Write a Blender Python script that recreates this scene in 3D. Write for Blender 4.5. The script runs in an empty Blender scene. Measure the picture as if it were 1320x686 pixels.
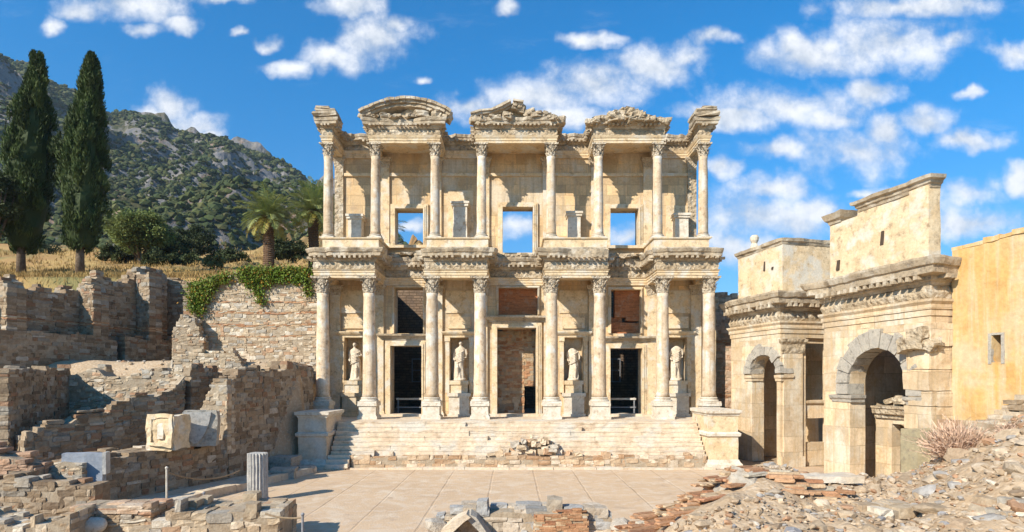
import bpy, bmesh, math, random
import numpy as np
from mathutils import Matrix, Vector
R = math.radians
C = bpy.context.scene.collection
SC = bpy.context.scene

# ------------------------------------------------------------------ camera, sky, sun
cam = bpy.data.cameras.new('camera'); camo = bpy.data.objects.new('camera', cam); C.objects.link(camo)
camo.location = (0, 0, 4.05); camo.rotation_euler = (R(90), 0, 0)
cam.sensor_width = 36; cam.lens = 36*750/1320; cam.shift_y = 147/1320
cam.clip_start = 0.1; cam.clip_end = 8000
SC.camera = camo

SUN = Vector((-0.94, -1.0, 0.90)).normalized()          # direction towards the sun
SUN_EL = math.asin(SUN.z); SUN_AZ = math.atan2(SUN.x, SUN.y)
sl = bpy.data.lights.new('sun', 'SUN'); sl.energy = 4.9; sl.angle = R(0.53); sl.color = (1.0, 0.93, 0.81)
so = bpy.data.objects.new('sun', sl); C.objects.link(so)
so.rotation_euler = SUN.to_track_quat('Z', 'Y').to_euler()
so.location = (-20, -20, 30)
SC.view_settings.view_transform = 'Standard'; SC.view_settings.look = 'None'
SC.view_settings.exposure = 0.66; SC.view_settings.gamma = 1.0

CLOUDS = [  # (cx, cy, rx, ry) on the plane one unit to the north of the eye, in 1/750 units, centre (660, 490)
 (222,140,34,26),(250,163,44,17),(203,150,24,14),(270,172,26,10),
 (165,8,75,26),(100,14,36,18),(70,36,20,14),(232,32,26,12),(290,2,40,8),(180,40,30,12),
 (345,56,22,11),(310,45,14,7),
 (484,50,56,34),(430,74,52,22),(372,90,34,11),(450,8,46,16),(510,30,24,16),
 (545,102,14,8),(655,8,18,12),
 (690,128,80,32),(765,108,80,32),(840,84,66,26),(600,140,54,22),(915,52,32,15),(770,52,38,9),(885,70,40,22),(720,150,80,18),
 (1160,52,95,42),(1040,72,66,28),(1170,6,120,18),(1020,58,32,20),(1225,48,36,16),
 (1020,138,96,30),(945,152,74,15),(1125,120,38,22),(1060,150,50,20),
 (1110,196,84,38),(1005,194,44,17),(1190,158,44,19),(1250,182,52,17),(1140,170,40,22),
 (1250,118,20,9),(1305,66,30,16),
 (985,284,100,40),(1000,240,52,20),(1055,268,46,24),(930,215,26,14),(960,320,90,24),
 (1245,250,52,24),(1312,230,22,20),(1265,286,74,24),(1120,250,40,10),
 (665,296,40,16),(808,300,40,14),(528,292,30,10)]

def build_world():
    w = bpy.data.worlds.new('World'); SC.world = w; w.use_nodes = True
    nt = w.node_tree; N = nt.nodes; L = nt.links; N.clear()
    def nd(t, **k):
        n = N.new(t)
        for a, b in k.items(): setattr(n, a, b)
        return n
    def mth(op, a, b=None, c=None, clamp=False):
        n = nd('ShaderNodeMath', operation=op, use_clamp=clamp)
        for i, v in enumerate((a, b, c)):
            if v is None: continue
            if hasattr(v, 'links'): L.new(v, n.inputs[i])
            else: n.inputs[i].default_value = v
        return n.outputs[0]
    def vec(op, a, b):
        n = nd('ShaderNodeVectorMath', operation=op)
        for i, v in enumerate((a, b)):
            if v is None: continue
            if hasattr(v, 'links'): L.new(v, n.inputs[i])
            else: n.inputs[i].default_value = v
        return n
    out = nd('ShaderNodeOutputWorld'); bg = nd('ShaderNodeBackground'); bg.inputs[1].default_value = 0.105
    sky = nd('ShaderNodeTexSky', sky_type='NISHITA'); sky.sun_disc = False
    sky.sun_elevation = SUN_EL; sky.sun_rotation = SUN_AZ
    sky.air_density = 1.0; sky.dust_density = 0.25; sky.ozone_density = 2.5; sky.altitude = 0
    tint = nd('ShaderNodeMix', data_type='RGBA', blend_type='MULTIPLY'); tint.inputs[0].default_value = 1
    L.new(sky.outputs[0], tint.inputs[6])
    tc = nd('ShaderNodeTexCoord'); sp = nd('ShaderNodeSeparateXYZ'); L.new(tc.outputs['Generated'], sp.inputs[0])
    el = nd('ShaderNodeMapRange', interpolation_type='SMOOTHSTEP'); L.new(sp.outputs[2], el.inputs[0]); el.inputs[1].default_value = 0.0; el.inputs[2].default_value = 0.5
    tm = nd('ShaderNodeMix', data_type='RGBA'); L.new(el.outputs[0], tm.inputs[0]); tm.inputs[6].default_value = (0.34, 0.66, 0.86, 1); tm.inputs[7].default_value = (0.0, 0.79, 1.24, 1)
    L.new(tm.outputs[2], tint.inputs[7])
    dy = mth('MAXIMUM', sp.outputs[1], 0.03)
    u = mth('DIVIDE', sp.outputs[0], dy); v = mth('DIVIDE', sp.outputs[2], dy)
    cb = nd('ShaderNodeCombineXYZ'); L.new(u, cb.inputs[0]); L.new(v, cb.inputs[1])
    P = cb.outputs[0]
    # wobble of the outline
    wn = nd('ShaderNodeTexNoise'); wn.inputs['Scale'].default_value = 15; wn.inputs['Detail'].default_value = 3
    L.new(P, wn.inputs['Vector'])
    off = vec('SUBTRACT', wn.outputs['Color'], (0.5, 0.5, 0.5)).outputs[0]
    sc_ = nd('ShaderNodeVectorMath', operation='SCALE'); L.new(off, sc_.inputs[0]); sc_.inputs['Scale'].default_value = 0.055
    P2 = vec('ADD', P, sc_.outputs[0]).outputs[0]
    f = None; lit = None
    for cx, cy, rx, ry in CLOUDS:
        d = vec('SUBTRACT', P2, ((cx-660)/750, (490-cy)/750, 0)).outputs[0]
        s = vec('MULTIPLY', d, (650/rx, 650/ry, 0)).outputs[0]
        ln = nd('ShaderNodeVectorMath', operation='LENGTH'); L.new(s, ln.inputs[0])
        g = mth('SUBTRACT', 1.0, ln.outputs['Value'])
        f = g if f is None else mth('MAXIMUM', f, g)
    n1 = nd('ShaderNodeTexNoise'); n1.inputs['Scale'].default_value = 9.5; n1.inputs['Detail'].default_value = 12
    n1.inputs['Roughness'].default_value = 0.62; L.new(P, n1.inputs['Vector'])
    n1b = nd('ShaderNodeTexNoise'); n1b.inputs['Scale'].default_value = 9.5; n1b.inputs['Detail'].default_value = 5
    n1b.inputs['Roughness'].default_value = 0.6
    L.new(vec('ADD', P, (-0.018, 0.034, 0)).outputs[0], n1b.inputs['Vector'])
    nn = mth('SUBTRACT', n1.outputs[0], 0.5)
    dens = mth('ADD', f, mth('MULTIPLY', nn, 2.4))
    mr = nd('ShaderNodeMapRange', interpolation_type='SMOOTHSTEP'); L.new(dens, mr.inputs[0])
    mr.inputs[1].default_value = -0.10; mr.inputs[2].default_value = 0.95
    # only the half of the sky in front carries these clouds
    front = mth('GREATER_THAN', sp.outputs[1], 0.05)
    den = mth('MULTIPLY', mr.outputs[0], front)
    wp = nd('ShaderNodeMapping'); L.new(P, wp.inputs[0]); wp.inputs['Rotation'].default_value = (0, 0, .35); wp.inputs['Scale'].default_value = (2.2, 7, 1)
    wi = nd('ShaderNodeTexNoise'); wi.inputs['Scale'].default_value = 1.6; wi.inputs['Detail'].default_value = 8; wi.inputs['Roughness'].default_value = .68; L.new(wp.outputs[0], wi.inputs['Vector'])
    wr = nd('ShaderNodeMapRange', interpolation_type='SMOOTHSTEP'); L.new(wi.outputs[0], wr.inputs[0]); wr.inputs[1].default_value = .55; wr.inputs[2].default_value = .9
    wisp = mth('MULTIPLY', mth('MULTIPLY', wr.outputs[0], .35), front)
    den = mth('MAXIMUM', mth('MULTIPLY', den, 0.96), wisp)
    # puffs: brighter where the cloud thins towards the sun side, greyer where it thickens
    relief = mth('SUBTRACT', n1.outputs[0], n1b.outputs[0])
    br = mth('ADD', mth('MULTIPLY', relief, 2.6), 0.72)
    mr2 = nd('ShaderNodeMapRange'); L.new(br, mr2.inputs[0]); mr2.inputs[1].default_value = 0.35; mr2.inputs[2].default_value = 1.0
    cm = nd('ShaderNodeMix', data_type='RGBA'); L.new(mr2.outputs[0], cm.inputs[0])
    cm.inputs[6].default_value = (4.0, 4.45, 5.1, 1); cm.inputs[7].default_value = (6.6, 6.7, 6.9, 1)
    mx = nd('ShaderNodeMix', data_type='RGBA'); L.new(den, mx.inputs[0]); L.new(tint.outputs[2], mx.inputs[6]); L.new(cm.outputs[2], mx.inputs[7])
    L.new(mx.outputs[2], bg.inputs[0]); L.new(bg.outputs[0], out.inputs[0])
build_world()

# ------------------------------------------------------------------ numpy helpers
def _h(i, j, k, s):
    n = (i.astype(np.int64)*374761393 + j.astype(np.int64)*668265263 + k.astype(np.int64)*2147483647 + int(s)*974711) & 0xffffffff
    n = ((n ^ (n >> 13))*1274126177) & 0xffffffff
    n = ((n ^ (n >> 16))*2246822519) & 0xffffffff
    return ((n ^ (n >> 15)) & 0xffffff)/float(0xffffff)
def vnoise(P, s=0):
    P = np.asarray(P, float); I = np.floor(P); F = P-I; F = F*F*(3-2*F); I = I.astype(np.int64)
    r = 0
    for a in (0, 1):
        for b in (0, 1):
            for c in (0, 1):
                w = (F[:, 0] if a else 1-F[:, 0])*(F[:, 1] if b else 1-F[:, 1])*(F[:, 2] if c else 1-F[:, 2])
                r = r + w*_h(I[:, 0]+a, I[:, 1]+b, I[:, 2]+c, s)
    return r
def fbm(P, s=0, o=4):
    r = 0; a = .5; t = 0; P = np.asarray(P, float)
    for k in range(o):
        r = r + a*vnoise(P*2**k, s+k*7); t += a; a *= .5
    return r/t
def smooth(a, b, x):
    t = np.clip((x-a)/(b-a), 0, 1); return t*t*(3-2*t)
def wear(V, amp=.03, sc=3.0, s=0):
    V = np.asarray(V, float)
    D = np.stack([fbm(V*sc+11*k, s+k, 3)-.5 for k in range(3)], 1)
    return V + D*2*amp

# ------------------------------------------------------------------ materials
MATS = {}
def mat(name, c1, c2, c3=None, scale=1.5, fine=14, brick=None, mortar=.55, bump=.35, bscale=22, rough=.9, tint=False, rnd=0.0,
        streak=None, carve=None, spots=None, stain=.45, alt=None, transl=False):
    """weathered mineral surface: two tones in large patches, a third as blotches, courses of blocks, fine grain and relief"""
    m = bpy.data.materials.new(name); m.use_nodes = True; nt = m.node_tree; N = nt.nodes; L = nt.links
    b = N['Principled BSDF']; b.inputs['Roughness'].default_value = rough
    if 'Specular IOR Level' in b.inputs: b.inputs['Specular IOR Level'].default_value = .2
    tc = N.new('ShaderNodeTexCoord'); co = tc.outputs['Object']
    oi = N.new('ShaderNodeObjectInfo')
    ad = N.new('ShaderNodeVectorMath'); ad.operation = 'ADD'; L.new(co, ad.inputs[0])
    sc = N.new('ShaderNodeVectorMath'); sc.operation = 'SCALE'; sc.inputs[0].default_value = (37, 53, 71); L.new(oi.outputs['Random'], sc.inputs['Scale'])
    L.new(sc.outputs[0], ad.inputs[1]); P = ad.outputs[0]
    def noise(s, d=6, r=.62, v=P, dist=0):
        n = N.new('ShaderNodeTexNoise'); n.inputs['Scale'].default_value = s; n.inputs['Detail'].default_value = d
        n.inputs['Roughness'].default_value = r; n.inputs['Distortion'].default_value = dist; L.new(v, n.inputs['Vector']); return n.outputs[0]
    def rng(x, a, bb):
        n = N.new('ShaderNodeMapRange'); n.inputs[1].default_value = a; n.inputs[2].default_value = bb; L.new(x, n.inputs[0]); return n.outputs[0]
    def mix(f, a, bb, mode='MIX'):
        n = N.new('ShaderNodeMix'); n.data_type = 'RGBA'; n.blend_type = mode
        for i, v in ((0, f), (6, a), (7, bb)):
            if hasattr(v, 'links'): L.new(v, n.inputs[i])
            elif i == 0: n.inputs[0].default_value = v
            else: n.inputs[i].default_value = (v[0], v[1], v[2], 1)
        return n.outputs[2]
    if tint:
        at = N.new('ShaderNodeAttribute'); at.attribute_name = 'tint'
        col = at.outputs['Color']
        col = mix(rng(noise(scale, 5), .38, .7), col, mix(1.0, col, c1, 'MULTIPLY'))
    else:
        col = mix(rng(noise(scale), .36, .64), c1, c2)
    heights = []
    if brick:
        sx = N.new('ShaderNodeSeparateXYZ'); L.new(co, sx.inputs[0])
        a = N.new('ShaderNodeMath'); a.operation = 'ADD'; L.new(sx.outputs[0], a.inputs[0]); L.new(sx.outputs[1], a.inputs[1])
        cb = N.new('ShaderNodeCombineXYZ'); L.new(a.outputs[0], cb.inputs[0]); L.new(sx.outputs[2], cb.inputs[1])
        # irregular joints
        wn = N.new('ShaderNodeTexNoise'); wn.inputs['Scale'].default_value = .9/brick[1]; wn.inputs['Detail'].default_value = 2; L.new(co, wn.inputs['Vector'])
        s1 = N.new('ShaderNodeVectorMath'); s1.operation = 'SUBTRACT'; L.new(wn.outputs['Color'], s1.inputs[0]); s1.inputs[1].default_value = (.5, .5, .5)
        s2 = N.new('ShaderNodeVectorMath'); s2.operation = 'SCALE'; s2.inputs['Scale'].default_value = .16*brick[1]; L.new(s1.outputs[0], s2.inputs[0])
        s3 = N.new('ShaderNodeVectorMath'); s3.operation = 'ADD'; L.new(cb.outputs[0], s3.inputs[0]); L.new(s2.outputs[0], s3.inputs[1])
        bt = N.new('ShaderNodeTexBrick'); bt.inputs['Scale'].default_value = 1; bt.inputs['Brick Width'].default_value = brick[0]; bt.inputs['Row Height'].default_value = brick[1]
        bt.inputs['Mortar Size'].default_value = brick[2]; bt.inputs['Mortar Smooth'].default_value = .4; bt.offset = .45; bt.squash = .75; bt.squash_frequency = 3
        bt.inputs['Color1'].default_value = (.72, .72, .72, 1); bt.inputs['Color2'].default_value = (1.16, 1.1, 1.02, 1); bt.inputs['Mortar'].default_value = (mortar, mortar*.95, mortar*.86, 1)
        L.new(s3.outputs[0], bt.inputs['Vector'])
        col = mix(1.0, col, bt.outputs['Color'], 'MULTIPLY'); heights.append((bt.outputs['Fac'], -.8))
    if c3: col = mix(rng(noise(scale*2.3, 8, .7), .52, .68), col, c3)
    if alt: col = mix(rng(noise(scale*.8, 4, .6), .5, .62), col, alt)
    if streak:
        mp = N.new('ShaderNodeMapping'); mp.inputs['Scale'].default_value = (5, 5, .35); L.new(P, mp.inputs[0])
        col = mix(rng(noise(1.0, 6, .65, mp.outputs[0]), .46, .72), col, streak)
    g = noise(fine, 5, .7); col = mix(rng(g, .3, .75), mix(1.0, col, (.82, .81, .80), 'MULTIPLY'), mix(1.0, col, (1.14, 1.13, 1.11), 'MULTIPLY'))
    if rnd:
        rv = N.new('ShaderNodeMath'); rv.operation = 'MULTIPLY_ADD'; L.new(oi.outputs['Random'], rv.inputs[0]); rv.inputs[1].default_value = rnd*2; rv.inputs[2].default_value = 1-rnd
        hs = N.new('ShaderNodeHueSaturation'); L.new(rv.outputs[0], hs.inputs['Value']); L.new(col, hs.inputs['Color']); col = hs.outputs[0]
    L.new(col, b.inputs['Base Color'])
    heights.append((noise(bscale, 6, .65), .6))
    if carve:
        vo = N.new('ShaderNodeTexVoronoi'); vo.feature = 'SMOOTH_F1'; vo.inputs['Scale'].default_value = carve; L.new(co, vo.inputs['Vector'])
        heights.append((vo.outputs['Distance'], -2.2)); heights.append((noise(carve*.9, 3, .6, dist=1.5), 1.8))
    tot = None
    for hgt, k in heights:
        mm = N.new('ShaderNodeMath'); mm.operation = 'MULTIPLY_ADD'; L.new(hgt, mm.inputs[0]); mm.inputs[1].default_value = k
        if tot is not None: L.new(tot, mm.inputs[2])
        else: mm.inputs[2].default_value = 0
        tot = mm.outputs[0]
    bp = N.new('ShaderNodeBump'); bp.inputs['Strength'].default_value = bump; bp.inputs['Distance'].default_value = .06
    L.new(tot, bp.inputs['Height']); L.new(bp.outputs[0], b.inputs['Normal'])
    MATS[name] = m; return m
def leaf_mat(name, c1, c2, sc=.8, rough=.6, tr=.25):
    m = bpy.data.materials.new(name); m.use_nodes = True; nt = m.node_tree; N = nt.nodes; L = nt.links
    b = N['Principled BSDF']; b.inputs['Roughness'].default_value = rough; b.inputs['Specular IOR Level'].default_value = .2
    at = N.new('ShaderNodeAttribute'); at.attribute_name = 'tint'
    tc = N.new('ShaderNodeTexCoord'); n = N.new('ShaderNodeTexNoise'); n.inputs['Scale'].default_value = sc; n.inputs['Detail'].default_value = 3; L.new(tc.outputs['Object'], n.inputs['Vector'])
    mr = N.new('ShaderNodeMapRange'); mr.inputs[1].default_value = .35; mr.inputs[2].default_value = .65; L.new(n.outputs[0], mr.inputs[0])
    mx = N.new('ShaderNodeMix'); mx.data_type = 'RGBA'; L.new(mr.outputs[0], mx.inputs[0]); mx.inputs[6].default_value = (*c1, 1); mx.inputs[7].default_value = (*c2, 1)
    mu = N.new('ShaderNodeMix'); mu.data_type = 'RGBA'; mu.blend_type = 'MULTIPLY'; mu.inputs[0].default_value = 1; L.new(mx.outputs[2], mu.inputs[6]); L.new(at.outputs['Color'], mu.inputs[7])
    L.new(mu.outputs[2], b.inputs['Base Color'])
    t = N.new('ShaderNodeBsdfTranslucent'); L.new(mu.outputs[2], t.inputs[0]); ms = N.new('ShaderNodeMixShader'); ms.inputs[0].default_value = tr
    L.new(b.outputs[0], ms.inputs[1]); L.new(t.outputs[0], ms.inputs[2]); L.new(ms.outputs[0], N['Material Output'].inputs[0])
    return m

LIME = mat('golden_limestone', (.68,.515,.315), (.585,.415,.235), (.44,.31,.19), .8, 9, (1.15,.58,.012), .62, bump=.45, streak=(.41,.325,.225), alt=(.62,.52,.385))
LIMEP = mat('pale_limestone', (.69,.55,.36), (.60,.44,.26), (.36,.26,.16), 1.6, 12, bump=.4, alt=(.62,.56,.46))
MARB = mat('mottled_marble', (.67,.55,.40), (.57,.42,.275), (.34,.225,.14), 1.9, 9, bump=.45, rnd=.12, alt=(.64,.60,.53), streak=(.47,.34,.21))
PED = mat('white_marble', (.68,.63,.54), (.58,.50,.39), (.42,.32,.22), 1.6, 9, bump=.35)
CORN = mat('weathered_cornice', (.47,.375,.26), (.36,.285,.195), (.17,.14,.11), 1.9, 11, bump=.7, bscale=14, alt=(.54,.47,.37))
FRZ = mat('carved_frieze', (.54,.43,.295), (.43,.335,.22), (.26,.19,.12), 2.0, 10, bump=1.0, carve=5.5, alt=(.56,.48,.37))
CAP = mat('carved_marble', (.60,.52,.41), (.48,.38,.26), (.27,.2,.14), 4, 12, bump=.8, carve=12)
STAT = mat('statue_marble', (.66,.59,.48), (.55,.46,.34), (.38,.28,.19), 3, 14, bump=.3)
BRICK = mat('old_red_brick', (.47,.20,.095), (.41,.16,.07), (.47,.28,.17), 1.2, 10, (.42,.085,.014), 1.25, bump=.8)
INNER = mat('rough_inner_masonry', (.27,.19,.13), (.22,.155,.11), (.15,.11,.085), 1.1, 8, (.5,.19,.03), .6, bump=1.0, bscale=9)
STEP = mat('step_stone', (.68,.57,.43), (.60,.47,.33), (.46,.34,.23), 1.1, 8, bump=.6, alt=(.60,.54,.45))
MAS = mat('rubble_masonry', (.74,.68,.62), (.5,.5,.5), None, 5, 16, tint=True, bump=.7, bscale=18)
ROCK = mat('loose_rock', (.72,.68,.64), (.5,.5,.5), None, 6, 18, tint=True, bump=.9, bscale=16)
GATEW = mat('gate_marble', (.68,.56,.405), (.60,.46,.305), (.50,.345,.19), .9, 9, (1.25,.72,.012), .6, bump=.5, streak=(.52,.38,.22), alt=(.64,.56,.44))
GREY = mat('grey_voussoir', (.37,.335,.285), (.46,.41,.335), (.22,.20,.17), 2.5, 12, bump=.8)
ORANGE = mat('ochre_plaster', (.63,.365,.125), (.58,.40,.18), (.52,.30,.11), .55, 6, bump=.6, bscale=7, streak=(.60,.48,.31), alt=(.57,.44,.27))
GREYM = mat('grey_marble', (.52,.49,.44), (.40,.385,.36), (.27,.265,.25), 3, 10, bump=.4)
OLIVE = mat('olive_grey_stone', (.44,.37,.23), (.36,.31,.2), (.28,.24,.17), 2, 10, bump=.5)
BLUEM = mat('blue_grey_marble', (.32,.345,.385), (.25,.275,.315), (.33,.34,.36), 2.5, 9, bump=.3)
DRY = mat('dry_wood', (.2,.13,.08), (.13,.09,.06), None, 6, 20, bump=.6)
IRON = mat('grey_metal', (.28,.28,.29), (.2,.2,.21), None, 6, 20, bump=.2, rough=.55)
BARK = mat('bark', (.13,.09,.06), (.2,.15,.11), (.08,.06,.045), 5, 20, bump=1.0)
PALMT = mat('palm_bark', (.16,.095,.055), (.1,.062,.04), (.23,.15,.09), 6, 16, bump=1.0)
ROPE = mat('rope', (.33,.24,.15), (.25,.18,.11), None, 20, 40, bump=.3)

# ------------------------------------------------------------------ object helpers
def tag(o, label=None, cat=None, group=None, kind=None):
    if label: o['label'] = label
    if cat: o['category'] = cat
    if group: o['group'] = group
    if kind: o['kind'] = kind
    return o
def thing(name, label, cat, loc=(0,0,0), rz=0, group=None):
    o = bpy.data.objects.new(name, None); C.objects.link(o); o.location = loc; o.rotation_euler = (0,0,rz); o.empty_display_size = .3
    return tag(o, label, cat, group)
def wmat(o):
    M = Matrix.Identity(4)
    while o is not None:
        M = Matrix.Translation(o.location) @ o.rotation_euler.to_matrix().to_4x4() @ M; o = o.parent
    return M
class MB:
    def __init__(s): s.V = []; s.F = []; s.T = []; s.n = 0; s.nf = 0
    def add(s, V, F, tint=None):
        V = np.asarray(V, float).reshape(-1, 3); s.V.append(V); k = s.n
        F = [tuple(int(i)+k for i in f) for f in F] if not isinstance(F, np.ndarray) else [tuple(r) for r in (F+k).tolist()]
        s.F.extend(F); s.n += len(V)
        t = np.ones((len(F), 3)) if tint is None else np.broadcast_to(np.asarray(tint, float), (len(F), 3))
        s.T.append(t); return s
    def box(s, x0, x1, y0, y1, z0, z1, step=None, tint=None):
        if step is None: step = 1e9
        def ax(a, b): n = max(1, int(math.ceil((b-a)/step))); return np.linspace(a, b, n+1)
        X, Y, Z = ax(x0,x1), ax(y0,y1), ax(z0,z1)
        def face(A, B, f, flip):
            a, b = np.meshgrid(A, B, indexing='ij'); V = f(a.ravel(), b.ravel()); na, nb = len(A), len(B)
            i = np.arange(na*nb).reshape(na, nb); q = np.stack([i[:-1,:-1], i[1:,:-1], i[1:,1:], i[:-1,1:]], -1).reshape(-1, 4)
            s.add(V, q[:, ::-1] if flip else q, tint)
        o = np.ones_like
        face(X, Y, lambda a, b: np.stack([a, b, o(a)*z1], 1), False); face(X, Y, lambda a, b: np.stack([a, b, o(a)*z0], 1), True)
        face(X, Z, lambda a, b: np.stack([a, o(a)*y0, b], 1), False); face(X, Z, lambda a, b: np.stack([a, o(a)*y1, b], 1), True)
        face(Y, Z, lambda a, b: np.stack([o(a)*x1, a, b], 1), False); face(Y, Z, lambda a, b: np.stack([o(a)*x0, a, b], 1), True)
        return s
    def lathe(s, prof, n=24, c=(0,0,0), tint=None, caps=True):
        a = np.linspace(0, 2*np.pi, n, endpoint=False); V = []; F = []
        for r, z in prof:
            V.append(np.stack([c[0]+r*np.cos(a), c[1]+r*np.sin(a), np.full(n, c[2]+z)], 1))
        m = len(prof)
        for i in range(m-1):
            for j in range(n): F.append((i*n+j, i*n+(j+1)%n, (i+1)*n+(j+1)%n, (i+1)*n+j))
        if caps: F.append(tuple(range(n))[::-1]); F.append(tuple(range((m-1)*n, m*n)))
        return s.add(np.concatenate(V), F, tint)
    def sweep(s, path, prof, step=.25, tint=None, chip=0, seed=0, cs=1.2, lift=None):
        """closed profile (out, z) along a plan path; out is to the right of travel"""
        path = [np.array(p, float) for p in path]; n = len(path); mit = []
        for i in range(n):
            d0 = path[i]-path[i-1] if i else path[1]-path[0]; d1 = path[i+1]-path[i] if i < n-1 else d0
            d0 = d0/np.linalg.norm(d0); d1 = d1/np.linalg.norm(d1)
            n0 = np.array([d0[1], -d0[0]]); n1 = np.array([d1[1], -d1[0]]); mm = n0+n1; mm = mm/max(mm@n0, .2) if abs(mm@n0) > 1e-6 else n0
            mit.append(mm)
        rings = []; pr = np.array(prof, float)
        for i in range(n-1):
            L = np.linalg.norm(path[i+1]-path[i]); k = max(1, int(L/step))
            for q in range(k + (1 if i == n-2 else 0)):
                t = q/k; p = path[i]*(1-t)+path[i+1]*t; m = mit[i]*(1-t)+mit[i+1]*t
                o = pr[:, 0].copy()
                if chip:
                    c3 = np.array([[p[0]*cs+seed*9.1, p[1]*cs, seed*3.3]]); nz = float(fbm(c3, seed, 3)[0])
                    nz2 = float(vnoise(c3*4+5, seed)[0])
                    e = chip*max(0., nz-.5)*2.2 + .12*chip*nz2
                    o = np.where(o > 0, np.maximum(o*(1-.2*chip*nz2)-e*np.clip(o, 0, .6)*2.2, np.minimum(o, .05)), o)
                V = np.stack([p[0]+m[0]*o, p[1]+m[1]*o, pr[:, 1]], 1); rings.append(V)
        m = len(pr); F = []
        for i in range(len(rings)-1):
            for j in range(m): F.append((i*m+j, (i+1)*m+j, (i+1)*m+(j+1)%m, i*m+(j+1)%m))
        F.append(tuple(range(m))); F.append(tuple(range((len(rings)-1)*m, len(rings)*m))[::-1])
        return s.add(np.concatenate(rings), F, tint)
    def prism(s, poly, y0, y1, tint=None):
        """polygon in (x, z) extruded along y"""
        n = len(poly); V = [(x, y0, z) for x, z in poly]+[(x, y1, z) for x, z in poly]
        F = [tuple(range(n)), tuple(range(n, 2*n))[::-1]]+[(i, i+n, (i+1)%n+n, (i+1)%n) for i in range(n)]
        return s.add(V, F, tint)
    def tube(s, pts, r, n=8, tint=None):
        pts = [Vector(p) for p in pts]; V = []; F = []; m = len(pts); rr = r if hasattr(r, '__len__') else [r]*m
        for i, p in enumerate(pts):
            d = (pts[min(i+1, m-1)]-pts[max(i-1, 0)]).normalized(); a = d.orthogonal().normalized(); 
            if abs(d.z) < .95: a = d.cross(Vector((0,0,1))).normalized()
            else: a = d.cross(Vector((0,1,0))).normalized()
            b = d.cross(a)
            for j in range(n):
                t = 2*math.pi*j/n; V.append(p+(a*math.cos(t)+b*math.sin(t))*rr[i])
        for i in range(m-1):
            for j in range(n): F.append((i*n+j, i*n+(j+1)%n, (i+1)*n+(j+1)%n, (i+1)*n+j))
        F.append(tuple(range(n))[::-1]); F.append(tuple(range((m-1)*n, m*n)))
        return s.add([tuple(v) for v in V], F, tint)
    def wear(s, amp, sc=3, seed=0):
        s.V = [wear(np.concatenate(s.V), amp, sc, seed)]; return s
    def build(s, name, m, parent=None, smooth=False, local=False, label=None):
        V = np.concatenate(s.V)
        if parent is not None and not local:
            M = np.array(wmat(parent).inverted()); V = V @ M[:3, :3].T + M[:3, 3]
        me = bpy.data.meshes.new(name); me.from_pydata(V.tolist(), [], s.F); 
        a = me.attributes.new('tint', 'FLOAT_COLOR', 'FACE'); T = np.concatenate(s.T); T = np.concatenate([T, np.ones((len(T), 1))], 1)
        a.data.foreach_set('color', T.astype(np.float32).ravel())
        me.polygons.foreach_set('use_smooth', np.full(len(me.polygons), bool(smooth)))
        me.materials.append(m); me.update()
        o = bpy.data.objects.new(name, me); C.objects.link(o); o.parent = parent
        if label: o['label'] = label
        return o
def fast(name, V, F, T, m, parent=None, smooth=False):
    """large arrays of equal-sized faces"""
    V = np.asarray(V, np.float32); F = np.asarray(F, np.int32); k = F.shape[1]
    if parent is not None:
        M = np.array(wmat(parent).inverted()); V = (V @ M[:3, :3].T + M[:3, 3]).astype(np.float32)
    me = bpy.data.meshes.new(name); me.vertices.add(len(V)); me.vertices.foreach_set('co', V.ravel())
    me.loops.add(F.size); me.loops.foreach_set('vertex_index', F.ravel()); me.polygons.add(len(F))
    me.polygons.foreach_set('loop_start', np.arange(0, F.size, k, dtype=np.int32)); me.polygons.foreach_set('loop_total', np.full(len(F), k, np.int32))
    me.polygons.foreach_set('use_smooth', np.full(len(F), bool(smooth)))
    if T is not None:
        a = me.attributes.new('tint', 'FLOAT_COLOR', 'FACE'); a.data.foreach_set('color', np.concatenate([T, np.ones((len(T), 1))], 1).astype(np.float32).ravel())
    me.update(); me.validate(); me.materials.append(m)
    o = bpy.data.objects.new(name, me); C.objects.link(o); o.parent = parent; return o

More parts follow.
